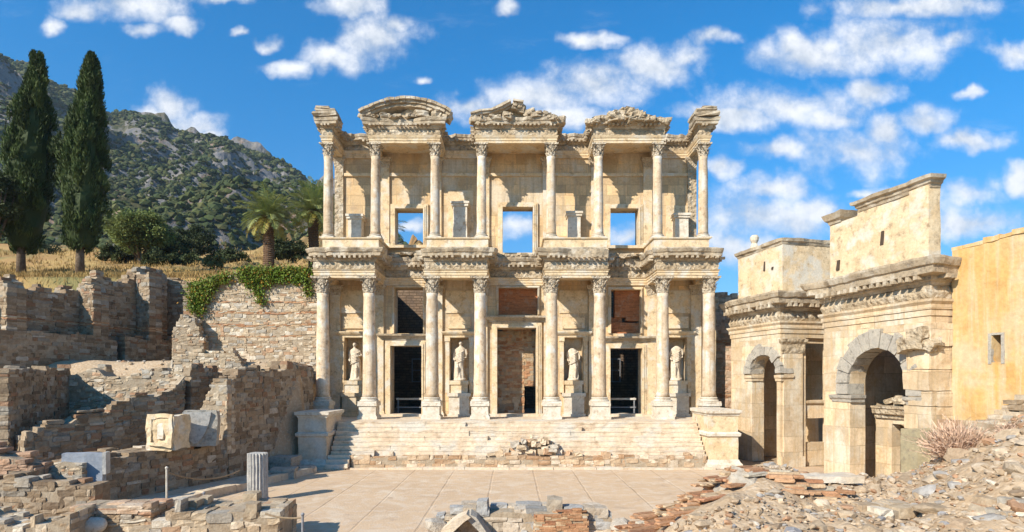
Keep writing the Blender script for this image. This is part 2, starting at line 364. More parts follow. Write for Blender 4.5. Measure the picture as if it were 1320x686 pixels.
# unit stone: 26 surface points of a 3x3x3 lattice
_g = [(i, j, k) for i in (-1,0,1) for j in (-1,0,1) for k in (-1,0,1) if (i, j, k) != (0,0,0)]
_ix = {p: n for n, p in enumerate(_g)}
SV = np.array([np.array(p)*{1: 1.01, 2: .99, 3: .95}[sum(map(abs, p))] for p in _g])
SF = []
for ax in range(3):
    for sg in (-1, 1):
        o = [a for a in range(3) if a != ax]
        for i in (-1, 0):
            for j in (-1, 0):
                q = []
                for di, dj in ((0,0),(1,0),(1,1),(0,1)):
                    p = [0,0,0]; p[ax] = sg; p[o[0]] = i+di; p[o[1]] = j+dj; q.append(_ix[tuple(p)])
                fl = (sg > 0) != (ax == 1)
                SF.append(q if fl else q[::-1])
SF = np.array(SF)
class Stones:
    def __init__(s, seed=0): s.r = np.random.default_rng(seed); s.c = []; s.h = []; s.t = []; s.a = []
    def put(s, c, h, t, rot=0): s.c.append(c); s.h.append(h); s.t.append(t); s.a.append(rot)
    def arrays(s, jit=.085, tilt=.03):
        n = len(s.c); c = np.array(s.c, float); h = np.array(s.h, float); t = np.array(s.t, float); rot = np.array(s.a, float)
        V = np.repeat(SV[None], n, 0)+s.r.uniform(-jit, jit, (n, 26, 3)); V = V*h[:, None, :]
        ang = rot + s.r.normal(0, tilt, n)*.5; tl = s.r.normal(0, tilt, n)
        x = V[..., 0].copy(); z = V[..., 2].copy(); V[..., 0] = x*np.cos(tl)[:, None]-z*np.sin(tl)[:, None]; V[..., 2] = x*np.sin(tl)[:, None]+z*np.cos(tl)[:, None]
        x = V[..., 0].copy(); y = V[..., 1].copy(); V[..., 0] = x*np.cos(ang)[:, None]-y*np.sin(ang)[:, None]; V[..., 1] = x*np.sin(ang)[:, None]+y*np.cos(ang)[:, None]
        V = V + c[:, None, :]
        F = SF[None]+(np.arange(n)*26)[:, None, None]; T = np.repeat(t[:, None, :], 24, 1)
        return V.reshape(-1, 3), F.reshape(-1, 4), T.reshape(-1, 3)
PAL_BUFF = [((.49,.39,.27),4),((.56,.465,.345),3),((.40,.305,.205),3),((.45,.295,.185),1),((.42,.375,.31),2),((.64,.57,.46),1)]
PAL_SHADED = [((.315,.235,.155),4),((.385,.30,.21),3),((.245,.18,.12),3),((.32,.195,.12),1.4),((.30,.265,.215),2),((.47,.41,.33),.8)]  # darker, browner stone for shaded walls; part of their shade is in the colour
PAL_TILE = [((.42,.23,.125),3),((.48,.29,.165),3),((.52,.38,.24),2),((.36,.18,.1),1),((.5,.44,.34),1)]
PAL_ROCK = [((.48,.365,.245),5),((.54,.43,.31),4),((.40,.29,.19),3),((.40,.37,.335),1.6),((.60,.52,.42),.6),((.47,.28,.165),1.5),((.34,.33,.33),.4)]
def pick(r, pal, n=1):
    w = np.array([p[1] for p in pal], float); k = r.choice(len(pal), n, p=w/w.sum()); c = np.array([pal[i][0] for i in k])
    return c*r.uniform(.84, 1.18, (n, 1))
def masonry(name, label, p0, p1, thick, prof, zbot, L=.34, H=.17, pal=PAL_BUFF, bands=(), seed=1, rough=.035, cat='wall', holes=(), parent=None, group=None, coretint=(.40,.325,.235), ragged=.12, mat_=None):
    """coursed rubble wall between two plan points: every stone is laid; the broken top follows prof [(0..1, z)]"""
    p0 = np.array(p0, float); p1 = np.array(p1, float); D = p1-p0; LEN = np.linalg.norm(D); D /= LEN; NR = np.array([-D[1], D[0]])
    L *= .74; H *= .78
    th = math.atan2(D[1], D[0]); r = np.random.default_rng(seed); S = Stones(seed)
    tx = np.array([p[0] for p in prof])*LEN; tz = np.array([p[1] for p in prof])
    def top(x): return np.interp(x, tx, tz) + (vnoise(np.array([[x*1.7, seed*5.1, 0]]), seed)[0]-.5)*ragged*4 + (vnoise(np.array([[x*.55, seed*2.1, 9]]), seed)[0]-.5)*ragged*3
    z = zbot
    while z < tz.max()+ragged*3:
        band = next((b for b in bands if b[0] <= z < b[1]), None)
        h = H*r.uniform(.6, 1.45) if not band else .055*r.uniform(.85, 1.15)
        pl = PAL_TILE if band else pal
        nrow = max(2, int(round(thick/.38)))
        for side in range(nrow):
            x = -r.uniform(0, L)
            while x < LEN:
                w = L*r.uniform(.4, 1.9)*(1.1 if band else 1)
                a, b = max(x, 0), min(x+w, LEN); xc = (a+b)/2
                if b-a > .06 and z+h*.6 < top(xc)+r.uniform(-.06, .06) and (side in (0, nrow-1) or z+h*.6 > top(xc)-2.2*H) and not any(hx0 < xc < hx1 and hz0 < z+h/2 < hz1 for hx0, hx1, hz0, hz1 in holes):
                    ins = min(abs(r.normal(0, rough*.7)), .065) + (.05 if r.random() < .04 else 0)
                    d = thick/nrow-(ins if side in (0, nrow-1) else .004); yc = (ins+d/2) if side == 0 else (thick-ins-d/2 if side == nrow-1 else (side+.5)*thick/nrow)
                    cx = p0 + D*xc + NR*yc
                    wz = (vnoise(np.array([[xc*.9, z*1.3, seed*3.7]]), seed)[0]-.5)*(.16 if not band else .05); hk = h*(r.uniform(.78, 1.22) if not band else 1)
                    S.put((cx[0], cx[1], z+h/2+wz), ((b-a)/2-.001, d/2, hk/2+.002), pick(r, pl)[0], th) if r.random() > .045 else None
                    if r.random() < .05 and not band: S.put((cx[0], cx[1], z+h), ((b-a)/2*r.uniform(.6, 1.1), d/2+.015, h*r.uniform(.8, 1.05)), pick(r, pl)[0]*r.uniform(.9, 1.15), th+r.normal(0, .05))
                x += w
        z += h
    V, F, T = S.arrays()
    # mortar core
    n = max(2, int(LEN/.2)); xs = np.linspace(.03, LEN-.03, n); ins = .042; cv = []; 
    for x in xs:
        zt = max(top(x)-H*.55, zbot+.05)
        for yy, zz in ((ins, zbot), (ins, zt), (thick-ins, zt+.02), (thick-ins, zbot)):
            q = p0+D*x+NR*yy; cv.append((q[0], q[1], zz))
    cv = np.array(cv); cf = []
    hb = []
    for i in range(n-1):
        xm = (xs[i]+xs[i+1])/2
        for j in range(4): cf.append((i*4+j, i*4+(j+1)%4, i*4+4+(j+1)%4, i*4+4+j))
    cf += [(3,2,1,0), tuple((n-1)*4+j for j in range(4))]
    if holes: cv = cv.copy(); cv[:, :] = cv
    cv = wear(cv, .02, 4, seed)
    F2 = np.concatenate([F, np.array(cf)+len(V)]); V2 = np.concatenate([V, cv]); T2 = np.concatenate([T, np.tile(np.array(coretint), (len(cf), 1))])
    o = fast(name, V2, F2, T2, mat_ or MAS, parent)
    if parent is None: tag(o, label, cat, group)
    return o

# leaf clouds
def leaves(r, P, dirs, L, W, tint, fold=.0):
    """one quad per point: long axis along dirs"""
    n = len(P); d = dirs/np.linalg.norm(dirs, axis=1, keepdims=True); rv = r.normal(size=(n, 3)); s = np.cross(d, rv); s /= np.linalg.norm(s, axis=1, keepdims=True)+1e-9
    L = np.asarray(L).reshape(-1, 1); W = np.asarray(W).reshape(-1, 1)
    V = np.stack([P-d*L*.5, P+s*W*.5, P+d*L*.5, P-s*W*.5], 1).reshape(-1, 3); F = np.arange(n*4).reshape(n, 4)
    return V, F, tint
def icos(sub=2):
    bm = bmesh.new(); bmesh.ops.create_icosphere(bm, subdivisions=sub, radius=1); V = np.array([v.co[:] for v in bm.verts]); F = np.array([[v.index for v in f.verts] for f in bm.faces]); bm.free(); return V, F
ICO1 = icos(1); ICO2 = icos(2); ICO3 = icos(3)
ROCKV = []
for k in range(14):
    v, f = ICO2; nz = fbm(v*1.1+k*13, k, 3); q = v/(np.abs(v).max(1)**.75)[:, None]*(.62+.5*nz)[:, None]
    rr = np.random.default_rng(k)
    for c in range(11):     # flat broken faces
        nrm = rr.normal(size=3); nrm /= np.linalg.norm(nrm); dd = rr.uniform(.42, .72); e = np.maximum(q@nrm-dd, 0); q = q-e[:, None]*nrm
    ROCKV.append(q)
def rocks(r, P, size, tints, flat=(.5, .9)):
    """merged broken rocks at points P"""
    Vs = []; Ts = []; Fs = []; f = ICO2[1]; nv = len(ICO2[0])
    for i, p in enumerate(P):
        v = ROCKV[r.integers(14)]; a = r.uniform(0, 6.28); sx, sy = r.uniform(.8, 1.4), r.uniform(.7, 1.1); sz = r.uniform(*flat)
        q = v*np.array([sx, sy, sz])*size[i]; ca, sa = math.cos(a), math.sin(a); q = np.stack([q[:, 0]*ca-q[:, 1]*sa, q[:, 0]*sa+q[:, 1]*ca, q[:, 2]], 1)
        t = r.normal(0, .25); ct, st = math.cos(t), math.sin(t); q = np.stack([q[:, 0]*ct-q[:, 2]*st, q[:, 1], q[:, 0]*st+q[:, 2]*ct], 1)
        Vs.append(q+p); Fs.append(f+i*nv); Ts.append(np.tile(tints[i], (len(f), 1)))
    return np.concatenate(Vs), np.concatenate(Fs), np.concatenate(Ts)

def px(x, y, Y):   # a point of the place seen at that pixel of the photograph, Y metres north of the eye
    return ((x-660)*Y/750, Y, 4.05+(490-y)*Y/750)

# ------------------------------------------------------------------ terrain
def wall_line(Y): return np.where(Y < 28, -9.5-(27-Y)*.357, -9.86)
CU = np.array([.14,.19,.25,.31,.37,.41,.45,.52,.60,.68,.72,.80,.88,.96,1.2]); CZ = np.array([.3,.55,.8,1.2,1.65,1.75,1.7,1.5,1.45,1.5,1.75,2.35,3.1,3.3,3.4])
def height(X, Y):
    X = np.asarray(X, float); Y = np.asarray(Y, float); P = np.stack([X, Y, 0*X], -1).reshape(-1, 3)
    nz = (fbm(P*.5, 3, 4)-.5).reshape(X.shape); nf = (fbm(P*2.2, 8, 3)-.5).reshape(X.shape)
    # left: terraces of the excavated town
    a = smooth(.25, 1.0, wall_line(Y)-X)
    ye = np.where(X > -17.3, 31.95, 34.9)
    Lv = .25+.6*smooth(15, 17, Y)+2.6*smooth(23.3, 24.3, Y)+1.5*smooth(24.5, 28, Y)
    back = 9.5+.22*np.maximum(Y-32, 0)+nz*smooth(40, 90, Y)*6+(fbm(P*.06, 12, 3)-.5).reshape(X.shape)*smooth(45, 110, Y)*14
    t = smooth(0, .5, Y-ye); t = np.maximum(t, smooth(.2, 1.6, (-24.0+(Y-25)*.326)-X)*smooth(23, 25, Y)*.8)
    Lv = Lv*(1-t)+back*t
    left = a*(Lv+nz*.25*(1+3*t*smooth(36, 45, Y))+nf*.06)
    left = np.where((Y > 34) & (X > -9.86), 0, left)
    # right: heap of rubble in front of the gate
    u = X/np.maximum(Y, 1); zc = np.interp(u, CU, CZ); yc = np.interp(u, [.1,.2,.4,.7,.95], [13.2, 13.6, 15, 15.8, 17.5])
    m = smooth(.15, .215, u)
    fall = np.where(u > .72, smooth(4.5, 2.2, Y-yc), smooth(2.3, .2, Y-yc))
    rise = smooth(8.5, 14.0, Y)
    nearz = np.minimum(1.15, zc+.05); right = m*fall*(nearz+(zc-nearz)*rise + nz*.5*smooth(9, 11, Y)+nf*.34)
    right = right*(Y < 24)
    front = 2.3*smooth(8.0, 3.0, Y)+.9*smooth(12.8, 9.5, Y)*(1-m)
    return np.maximum(np.maximum(left, right), front)
def axis(segs):
    o = []
    for a, b, s in segs: o += list(np.arange(a, b, s))
    return np.array(o+[segs[-1][1]])
def build_ground():
    xs = axis([(-4000,-600,340),(-600,-120,60),(-120,-40,8),(-40,-26,1),(-26,-8.8,.2),(-8.8,1.2,1),(1.2,18,.16),(18,30,1),(30,120,9),(120,600,60),(600,4000,340)])
    ys = axis([(-300,-20,40),(-20,0,4),(0,7,1),(7,19,.16),(19,38,.25),(38,70,1.2),(70,160,6),(160,600,60),(600,5000,400)])
    X, Y = np.meshgrid(xs, ys, indexing='ij'); Z = height(X, Y)-.012
    Z = np.where(Y > 140, np.minimum(Z, 32), Z); far = smooth(150, 400, Y); Z = Z*(1-far)
    Z = Z*(1-smooth(150, 500, -X))
    n, m = X.shape; i = np.arange(n*m).reshape(n, m); F = np.stack([i[:-1,:-1], i[1:,:-1], i[1:,1:], i[:-1,1:]], -1).reshape(-1, 4)
    mt = bpy.data.materials.new('dry_earth'); mt.use_nodes = True; nt = mt.node_tree; N = nt.nodes; L = nt.links; b = N['Principled BSDF']; b.inputs['Roughness'].default_value = .95
    b.inputs['Specular IOR Level'].default_value = .1
    tc = N.new('ShaderNodeTexCoord'); 
    def noise(s, d=6):
        q = N.new('ShaderNodeTexNoise'); q.inputs['Scale'].default_value = s; q.inputs['Detail'].default_value = d; L.new(tc.outputs['Object'], q.inputs['Vector']); return q.outputs[0]
    def rng(x, a, c):
        q = N.new('ShaderNodeMapRange'); q.inputs[1].default_value = a; q.inputs[2].default_value = c; L.new(x, q.inputs[0]); return q.outputs[0]
    def mix(f, a, c):
        q = N.new('ShaderNodeMix'); q.data_type = 'RGBA'; L.new(f, q.inputs[0])
        for k, v in ((6, a), (7, c)):
            if hasattr(v, 'links'): L.new(v, q.inputs[k])
            else: q.inputs[k].default_value = (*v, 1)
        return q.outputs[2]
    c = mix(rng(noise(.7), .4, .62), (.46,.335,.215), (.385,.27,.165)); c = mix(rng(noise(9), .5, .7), c, (.52,.41,.29))
    sx = N.new('ShaderNodeSeparateXYZ'); L.new(tc.outputs['Object'], sx.inputs[0])
    dry = mix(rng(noise(.35), .4, .6), (.42,.28,.11), (.34,.20,.085)); dry = mix(rng(noise(.12), .52, .62), dry, (.20,.17,.07))
    c = mix(rng(sx.outputs[2], 7.5, 9.2), c, dry); L.new(c, b.inputs['Base Color'])
    bp = N.new('ShaderNodeBump'); bp.inputs['Strength'].default_value = .6; bp.inputs['Distance'].default_value = .1; L.new(noise(11), bp.inputs['Height']); L.new(bp.outputs[0], b.inputs['Normal'])
    o = fast('ground', np.stack([X, Y, Z], -1).reshape(-1, 3), F, None, mt, smooth=True); tag(o, kind='structure')
build_ground()

def build_plaza():
    """paved square: long strips of slabs running towards the facade, worn joints"""
    mt = bpy.data.materials.new('square_paving'); mt.use_nodes = True; nt = mt.node_tree; N = nt.nodes; L = nt.links; b = N['Principled BSDF']; b.inputs['Roughness'].default_value = .85
    b.inputs['Specular IOR Level'].default_value = .2
    tc = N.new('ShaderNodeTexCoord'); co = tc.outputs['Object']
    def noise(s, d=6, dist=0):
        q = N.new('ShaderNodeTexNoise'); q.inputs['Scale'].default_value = s; q.inputs['Detail'].default_value = d; q.inputs['Distortion'].default_value = dist; L.new(co, q.inputs['Vector']); return q
    def rng(x, a, c):
        q = N.new('ShaderNodeMapRange'); q.inputs[1].default_value = a; q.inputs[2].default_value = c; L.new(x, q.inputs[0]); return q.outputs[0]
    def mix(f, a, c, mode='MIX'):
        q = N.new('ShaderNodeMix'); q.data_type = 'RGBA'; q.blend_type = mode
        for k, v in ((0, f), (6, a), (7, c)):
            if hasattr(v, 'links'): L.new(v, q.inputs[k])
            elif k == 0: q.inputs[0].default_value = v
            else: q.inputs[k].default_value = (*v, 1)
        return q.outputs[2]
    sw = N.new('ShaderNodeVectorMath'); sw.operation = 'SCALE'; sw.inputs['Scale'].default_value = .07; L.new(noise(.9, 3).outputs['Color'], sw.inputs[0])
    ad = N.new('ShaderNodeVectorMath'); ad.operation = 'ADD'; L.new(co, ad.inputs[0]); L.new(sw.outputs[0], ad.inputs[1])
    s = N.new('ShaderNodeSeparateXYZ'); L.new(ad.outputs[0], s.inputs[0]); cb = N.new('ShaderNodeCombineXYZ'); L.new(s.outputs[1], cb.inputs[0]); L.new(s.outputs[0], cb.inputs[1])
    def brick(w, h, mo, sm, off):
        bt = N.new('ShaderNodeTexBrick'); bt.inputs['Scale'].default_value = 1; bt.inputs['Brick Width'].default_value = w; bt.inputs['Row Height'].default_value = h; bt.inputs['Mortar Size'].default_value = mo
        bt.inputs['Mortar Smooth'].default_value = sm; bt.offset = off; bt.inputs['Color1'].default_value = (.97,.965,.96,1); bt.inputs['Color2'].default_value = (1.03,1.025,1.02,1); bt.inputs['Mortar'].default_value = (1,1,1,1)
        L.new(cb.outputs[0], bt.inputs['Vector']); return bt
    big = brick(60, 1.76, .045, .6, .0); small = brick(1.6, .88, .012, .5, .37)
    c = mix(rng(noise(.45).outputs[0], .38, .62), (.57,.415,.27), (.53,.38,.245)); c = mix(rng(noise(3.2, 8).outputs[0], .5, .68), c, (.58,.455,.335))
    c = mix(1.0, c, small.outputs['Color'], 'MULTIPLY')
    wm = N.new('ShaderNodeMath'); wm.operation = 'MULTIPLY'; L.new(big.outputs['Fac'], wm.inputs[0]); L.new(rng(noise(.6, 5).outputs[0], .42, .66), wm.inputs[1])
    c = mix(wm.outputs[0], c, (.38,.265,.17))
    wm2 = N.new('ShaderNodeMath'); wm2.operation = 'MULTIPLY'; L.new(small.outputs['Fac'], wm2.inputs[0]); L.new(rng(noise(1.1, 4).outputs[0], .64, .9), wm2.inputs[1])
    c = mix(wm2.outputs[0], c, (.36,.25,.165))
    c = mix(rng(noise(.8, 7, 1.5).outputs[0], .5, .7), c, (.62,.50,.37)); c = mix(rng(noise(1.7, 8, .8).outputs[0], .58, .72), c, (.45,.33,.23))
    c = mix(rng(noise(40, 4).outputs[0], .55, .8), c, (.44,.33,.23))
    L.new(c, b.inputs['Base Color'])
    m1 = N.new('ShaderNodeMath'); m1.operation = 'MULTIPLY_ADD'; L.new(big.outputs['Fac'], m1.inputs[0]); m1.inputs[1].default_value = -1.2; L.new(noise(14).outputs[0], m1.inputs[2])
    bp = N.new('ShaderNodeBump'); bp.inputs['Strength'].default_value = .35; bp.inputs['Distance'].default_value = .04; L.new(m1.outputs[0], bp.inputs['Height']); L.new(bp.outputs[0], b.inputs['Normal'])
    bm = bmesh.new(); vs = [bm.verts.new(p) for p in ((-13.6,14.2,0),(14.3,14.2,0),(14.3,27.2,0),(-9.7,27.2,0))]; bm.faces.new(vs)
    me = bpy.data.meshes.new('plaza'); bm.to_mesh(me); bm.free(); me.materials.append(mt)
    o = bpy.data.objects.new('plaza', me); C.objects.link(o); o.location = (-.78, 0, .004); 
    for v in me.vertices: v.co.x += .78
    tag(o, kind='structure')
build_plaza()

RIDGE_X = [-700,-300,-120,0,40,70,95,125,140,160,175,195,215,232,250,270,290,305,320,345,365,380,395,412,430,480,560,640,720,900]
RIDGE_Y = [-120,-20,40,76,92,112,124,132,146,147,150,158,168,175,179,183,184,192,200,207,214,222,236,248,262,300,365,415,450,486]
YR = 620.
def mtn_z(u, Y):
    """height of the mountain at bearing u (east per north) and northing Y"""
    p = 660+750*u; ry = np.interp(p, RIDGE_X, RIDGE_Y); zr = 4.05+YR*(490-ry)/750
    t = (Y-120)/(YR-120); zb = np.interp(p, [-700,300,460,640],[22,22,14,-4])
    f = np.where(t < 1, .25*np.clip(t, 0, 1)+.75*np.clip(t, 0, 1)**1.35, 1-(t-1)*1.1)
    P = np.stack([u*Y*.016, Y*.016, 0*Y], -1).reshape(-1, 3)
    g = (fbm(P, 21, 5)-.5).reshape(Y.shape); rid = (1-np.abs(2*fbm(P*.7+7, 5, 4)-1)).reshape(Y.shape)-.75
    amp = smooth(0, .3, t)*(1-.85*smooth(.75, 1.0, t)*(t < 1.02))
    fine = (fbm(P*6, 31, 3)-.5).reshape(Y.shape)
    return zb+(zr-zb)*f + amp*(g*70+rid*60) + fine*9*smooth(0, .3, t)
def build_mountain():
    us = np.linspace(-1.45, .25, 300); ts = np.concatenate([np.linspace(115, 620, 170), np.linspace(630, 1100, 20)])
    U, Y = np.meshgrid(us, ts, indexing='ij'); Z = mtn_z(U, Y); X = U*Y
    n, m = X.shape; i = np.arange(n*m).reshape(n, m); F = np.stack([i[:-1,:-1], i[1:,:-1], i[1:,1:], i[:-1,1:]], -1).reshape(-1, 4)
    mt = bpy.data.materials.new('mountain_side'); mt.use_nodes = True; nt = mt.node_tree; N = nt.nodes; L = nt.links; b = N['Principled BSDF']; b.inputs['Roughness'].default_value = 1
    b.inputs['Specular IOR Level'].default_value = .05
    tc = N.new('ShaderNodeTexCoord'); ge = N.new('ShaderNodeNewGeometry')
    def noise(s, d=6, r=.6):
        q = N.new('ShaderNodeTexNoise'); q.inputs['Scale'].default_value = s; q.inputs['Detail'].default_value = d; q.inputs['Roughness'].default_value = r; L.new(tc.outputs['Object'], q.inputs['Vector']); return q.outputs[0]
    def rng(x, a, c):
        q = N.new('ShaderNodeMapRange'); q.inputs[1].default_value = a; q.inputs[2].default_value = c; L.new(x, q.inputs[0]); return q.outputs[0]
    def mix(f, a, c):
        q = N.new('ShaderNodeMix'); q.data_type = 'RGBA'; L.new(f, q.inputs[0])
        for k, v in ((6, a), (7, c)):
            if hasattr(v, 'links'): L.new(v, q.inputs[k])
            else: q.inputs[k].default_value = (*v, 1)
        return q.outputs[2]
    sc = mix(rng(noise(.05), .42, .6), (.085,.085,.038), (.13,.11,.055)); sc = mix(rng(noise(.3), .45, .6), sc, (.05,.058,.026))
    rk = mix(rng(noise(.09), .4, .6), (.24,.215,.195), (.15,.15,.155)); rk = mix(rng(noise(.035), .54, .62), rk, (.31,.215,.155))
    s = N.new('ShaderNodeSeparateXYZ'); L.new(ge.outputs['Normal'], s.inputs[0])
    st = rng(s.outputs[2], .80, .62)
    ad = N.new('ShaderNodeMath'); ad.operation = 'MULTIPLY_ADD'; L.new(noise(.03, 5), ad.inputs[0]); ad.inputs[1].default_value = 2.2; L.new(st, ad.inputs[2])
    c = mix(rng(ad.outputs[0], 1.72, 2.0), sc, rk); L.new(c, b.inputs['Base Color'])
    bp = N.new('ShaderNodeBump'); bp.inputs['Strength'].default_value = 1; bp.inputs['Distance'].default_value = 4; L.new(noise(.16, 8, .7), bp.inputs['Height']); L.new(bp.outputs[0], b.inputs['Normal'])
    # crags: steepen bands just below the ridge
    o = fast('mountain', np.stack([X, Y, Z], -1).reshape(-1, 3), F, None, mt); tag(o, kind='structure')
    r = np.random.default_rng(4); n = 80000
    u = r.uniform(-1.25, .12, n); y = 120+(YR-118)*r.uniform(0, 1, n)**.75; z = mtn_z(u, y)
    P3 = np.stack([u*y*.02, y*.02, 0*y], 1); dn = fbm(P3, 77, 4); p = 660+750*u; ry = np.interp(p, RIDGE_X, RIDGE_Y)
    py = 490-(z-4.05)*750/y; crag = (np.exp(-((p-160)/60)**2)+np.exp(-((p-285)/22)**2)+np.exp(-((p-345)/40)**2)+np.exp(-((p-10)/40)**2*.8))*np.exp(-((py-ry-18)/17)**2)
    keep = (dn > .14+.22*r.random(n)) & (r.random(n) > crag*1.05); u, y, z = u[keep], y[keep], z[keep]; n = len(u)
    V0, F0 = ICO1; s = r.uniform(.7, 2.1, n)*r.uniform(.6, 1.3, n)*np.interp(y, [120, 620], [.75, 1.25])
    V = V0[None]*s[:, None, None]*r.uniform(.55, 1.3, (n, 12, 1))*np.array([1.15, 1.15, .85])
    V = V+np.stack([u*y, y, z+s*.35], 1)[:, None, :]
    F = F0[None]+(np.arange(n)*12)[:, None, None]
    t = np.array([(.055,.07,.022),(.07,.08,.026),(.10,.098,.036),(.042,.055,.02)])[r.integers(4, size=n)]*r.uniform(.75, 1.4, (n, 1))
    o = fast('maquis_shrubs', V.reshape(-1, 3), F.reshape(-1, 3), np.repeat(t, 20, 0), leaf_flat, None)
    tag(o, 'dark green maquis scrub covering the mountain slope', 'shrubs', kind='stuff')
leaf_flat = leaf_mat('scrub_leaf', (1,1,1), (.7,.72,.65), .3, .9, .0)
build_mountain()

# ------------------------------------------------------------------ the library
XC = .2
lib = thing('library_facade', 'two storey columned marble facade of the ancient library with broken pediments, above the steps', 'ruin', (XC, 30, 0))
FL = 2.05                                # podium floor
def wall_with_openings(x0, x1, y0, y1, z0, z1, ops, name, m, step=.5, amp=.012, ragged=0):
    xs = sorted({x0, x1, *[o[0] for o in ops], *[o[1] for o in ops]}); b = MB()
    for a, c in zip(xs[:-1], xs[1:]):
        cuts = sorted([(o[2], o[3]) for o in ops if o[0] < (a+c)/2 < o[1]]); z = z0
        for lo, hi in cuts:
            if lo > z+1e-6: b.box(a, c, y0, y1, z, lo, step)
            z = hi
        if z1 > z+1e-6: b.box(a, c, y0, y1, z, z1, step)
    b.wear(amp, 1.5, 3); return b.build(name, m, lib)
YW, YU = 32.2, 32.9
PAV = [(-9.95, -7.56), (-4.32, -1.84), (1.84, 4.32), (7.56, 9.95)]
UP = [(-7.47, -4.30), (-1.82, 1.88), (4.40, 7.55)]; UEND = (-9.98, 9.98)
DOORS = [(-6.70, -4.98, 5.94), (-.82, 1.33, 6.93), (5.41, 7.17, 5.80)]
TOPS = [(-6.50, -4.90, 6.63, 9.16), (-.75, 1.42, 7.66, 9.15), (5.46, 7.10, 6.63, 9.05)]
WINS = [(-6.58, -5.0, 11.64, 13.7), (-.53, 1.18, 11.2, 13.79), (5.53, 7.12, 11.62, 13.7)]
# niches cut in the lower wall are real recesses
NX = [XC-8.92, XC-3.10, XC+3.20, XC+8.92]
NZ = (4.02, 6.36); NW = .52
ops = [(d[0], d[1], FL, d[2]) for d in DOORS]+TOPS+[(n-NW, n+NW, NZ[0], NZ[1]) for n in NX]
wall_with_openings(XC-10.45, XC+10.45, YW, YW+.9, FL, 10.72, ops, 'lower_wall', LIME)
# backs of the niches
for n in NX: MB().box(n-NW-.2, n+NW+.2, YW+.62, YW+1.0, NZ[0]-.2, NZ[1]+.2, .4).wear(.01).build('niche_back', LIMEP, lib)
wall_with_openings(XC-10.15, XC+10.15, YU, YU+.75, 10.7, 17.0, WINS, 'upper_wall', LIME)
# ragged crown of the upper wall
S = Stones(5); r = np.random.default_rng(5); x = XC-10.0
while x < XC+9.6:
    w = r.uniform(.5, 1.3); h = r.uniform(.42, .62)
    S.put((x+w/2, YU+.36, 17.0+h/2), (w/2-.01, .38, h/2), (.9,.85,.78)); x += w
V, F, T = S.arrays(.08, .015); fast('wall_crown', V, F, T, CORN, lib)

def frame(x0, x1, z0, z1, y, w=.3, d=.16, name='door_frame', sill=False, hood=True, m=LIMEP):
    b = MB()
    for k, (ww, dd) in enumerate(((w, d), (w*.66, d+.045), (w*.33, d+.085))):
        b.box(x0-ww, x0, y-dd, y+.25, z0, z1+ww, .4); b.box(x1, x1+ww, y-dd, y+.25, z0, z1+ww, .4); b.box(x0+.001, x1-.001, y-dd+.004, y+.25, z1, z1+ww, .4)
    if sill: b.box(x0-w-.05, x1+w+.05, y-d-.12, y+.3, z0-.16, z0, .4)
    f = b.wear(.012, 3, 1).build(name, m, lib)
    if hood:
        h = MB(); zt = z1+w
        h.sweep([(x0-w-.12, y+.2), (x0-w-.12, y-d), (x1+w+.12, y-d), (x1+w+.12, y+.2)], [(-.3, zt), (.02, zt), (.04, zt+.1), (.16, zt+.14), (.18, zt+.2), (.32, zt+.24), (.34, zt+.34), (-.3, zt+.36)], .2, chip=.25, seed=int(abs(x0)*7))
        h.wear(.012, 4, 2).build('door_hood', CORN, f)
    return f
for d in DOORS: frame(d[0], d[1], FL, d[2], YW, .30, .14)
for d in DOORS: MB().box(d[0]-.5, d[1]+.5, YW-.28, YW+.5, FL-.1, FL+.14, .3).wear(.02, 3).build('threshold', STEP, lib)
for t in TOPS: frame(t[0], t[1], t[2], t[3], YW, .14, .07, 'window_frame', hood=False)
for w in WINS: frame(w[0], w[1], w[2], w[3], YU, .27, .13, 'window_frame', sill=True, hood=False)
# brick filling of two openings over the doors and rough wall standing in the middle doorway
MB().box(TOPS[1][0]-.05, TOPS[1][1]+.05, YW+.30, YW+.75, 7.6, 9.3, .3).wear(.02, 3).build('brick_infill', BRICK, lib)
b = MB(); t = TOPS[2]
b.box(t[0]+.28, t[1]+.05, YW+.28, YW+.75, 7.55, 9.2, .3); b.box(t[0]-.05, t[1]+.05, YW+.30, YW+.75, 6.5, 7.25, .3); b.box(t[0]+.9, t[1]+.05, YW+.31, YW+.74, 7.35, 7.55, .3); b.box(t[0]-.05, t[0]+.7, YW+.45, YW+.74, 7.25, 7.55, .3)
b.wear(.02, 3).build('brick_infill', BRICK, lib)
masonry('inner_wall', '', (DOORS[1][0]-.1, YW+1.25), (DOORS[1][1]-.62, YW+1.25), .6, [(0,7.0),(1,7.0)], FL, .38, .19, [((.46,.28,.16),3),((.50,.36,.22),3),((.40,.22,.12),2),((.53,.43,.31),2)], ((5.7,6.2),), 11, parent=lib)
masonry('inner_wall', '', (DOORS[1][1]-.66, YW+1.26), (DOORS[1][1]+.2, YW+1.26), .6, [(0,7.0),(1,7.0)], 3.7, .38, .19, [((.46,.28,.16),3),((.50,.36,.22),3),((.40,.22,.12),2)], (), 12, parent=lib)
# roofless hall behind
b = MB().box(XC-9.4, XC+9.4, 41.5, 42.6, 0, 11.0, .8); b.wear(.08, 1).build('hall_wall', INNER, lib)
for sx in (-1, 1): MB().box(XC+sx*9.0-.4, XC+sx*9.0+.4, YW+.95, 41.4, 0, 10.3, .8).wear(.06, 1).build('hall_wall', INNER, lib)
MB().box(XC-8.5, XC+8.5, YW+.95, 41.4, FL-.3, FL-.02).build('hall_floor', INNER, lib)

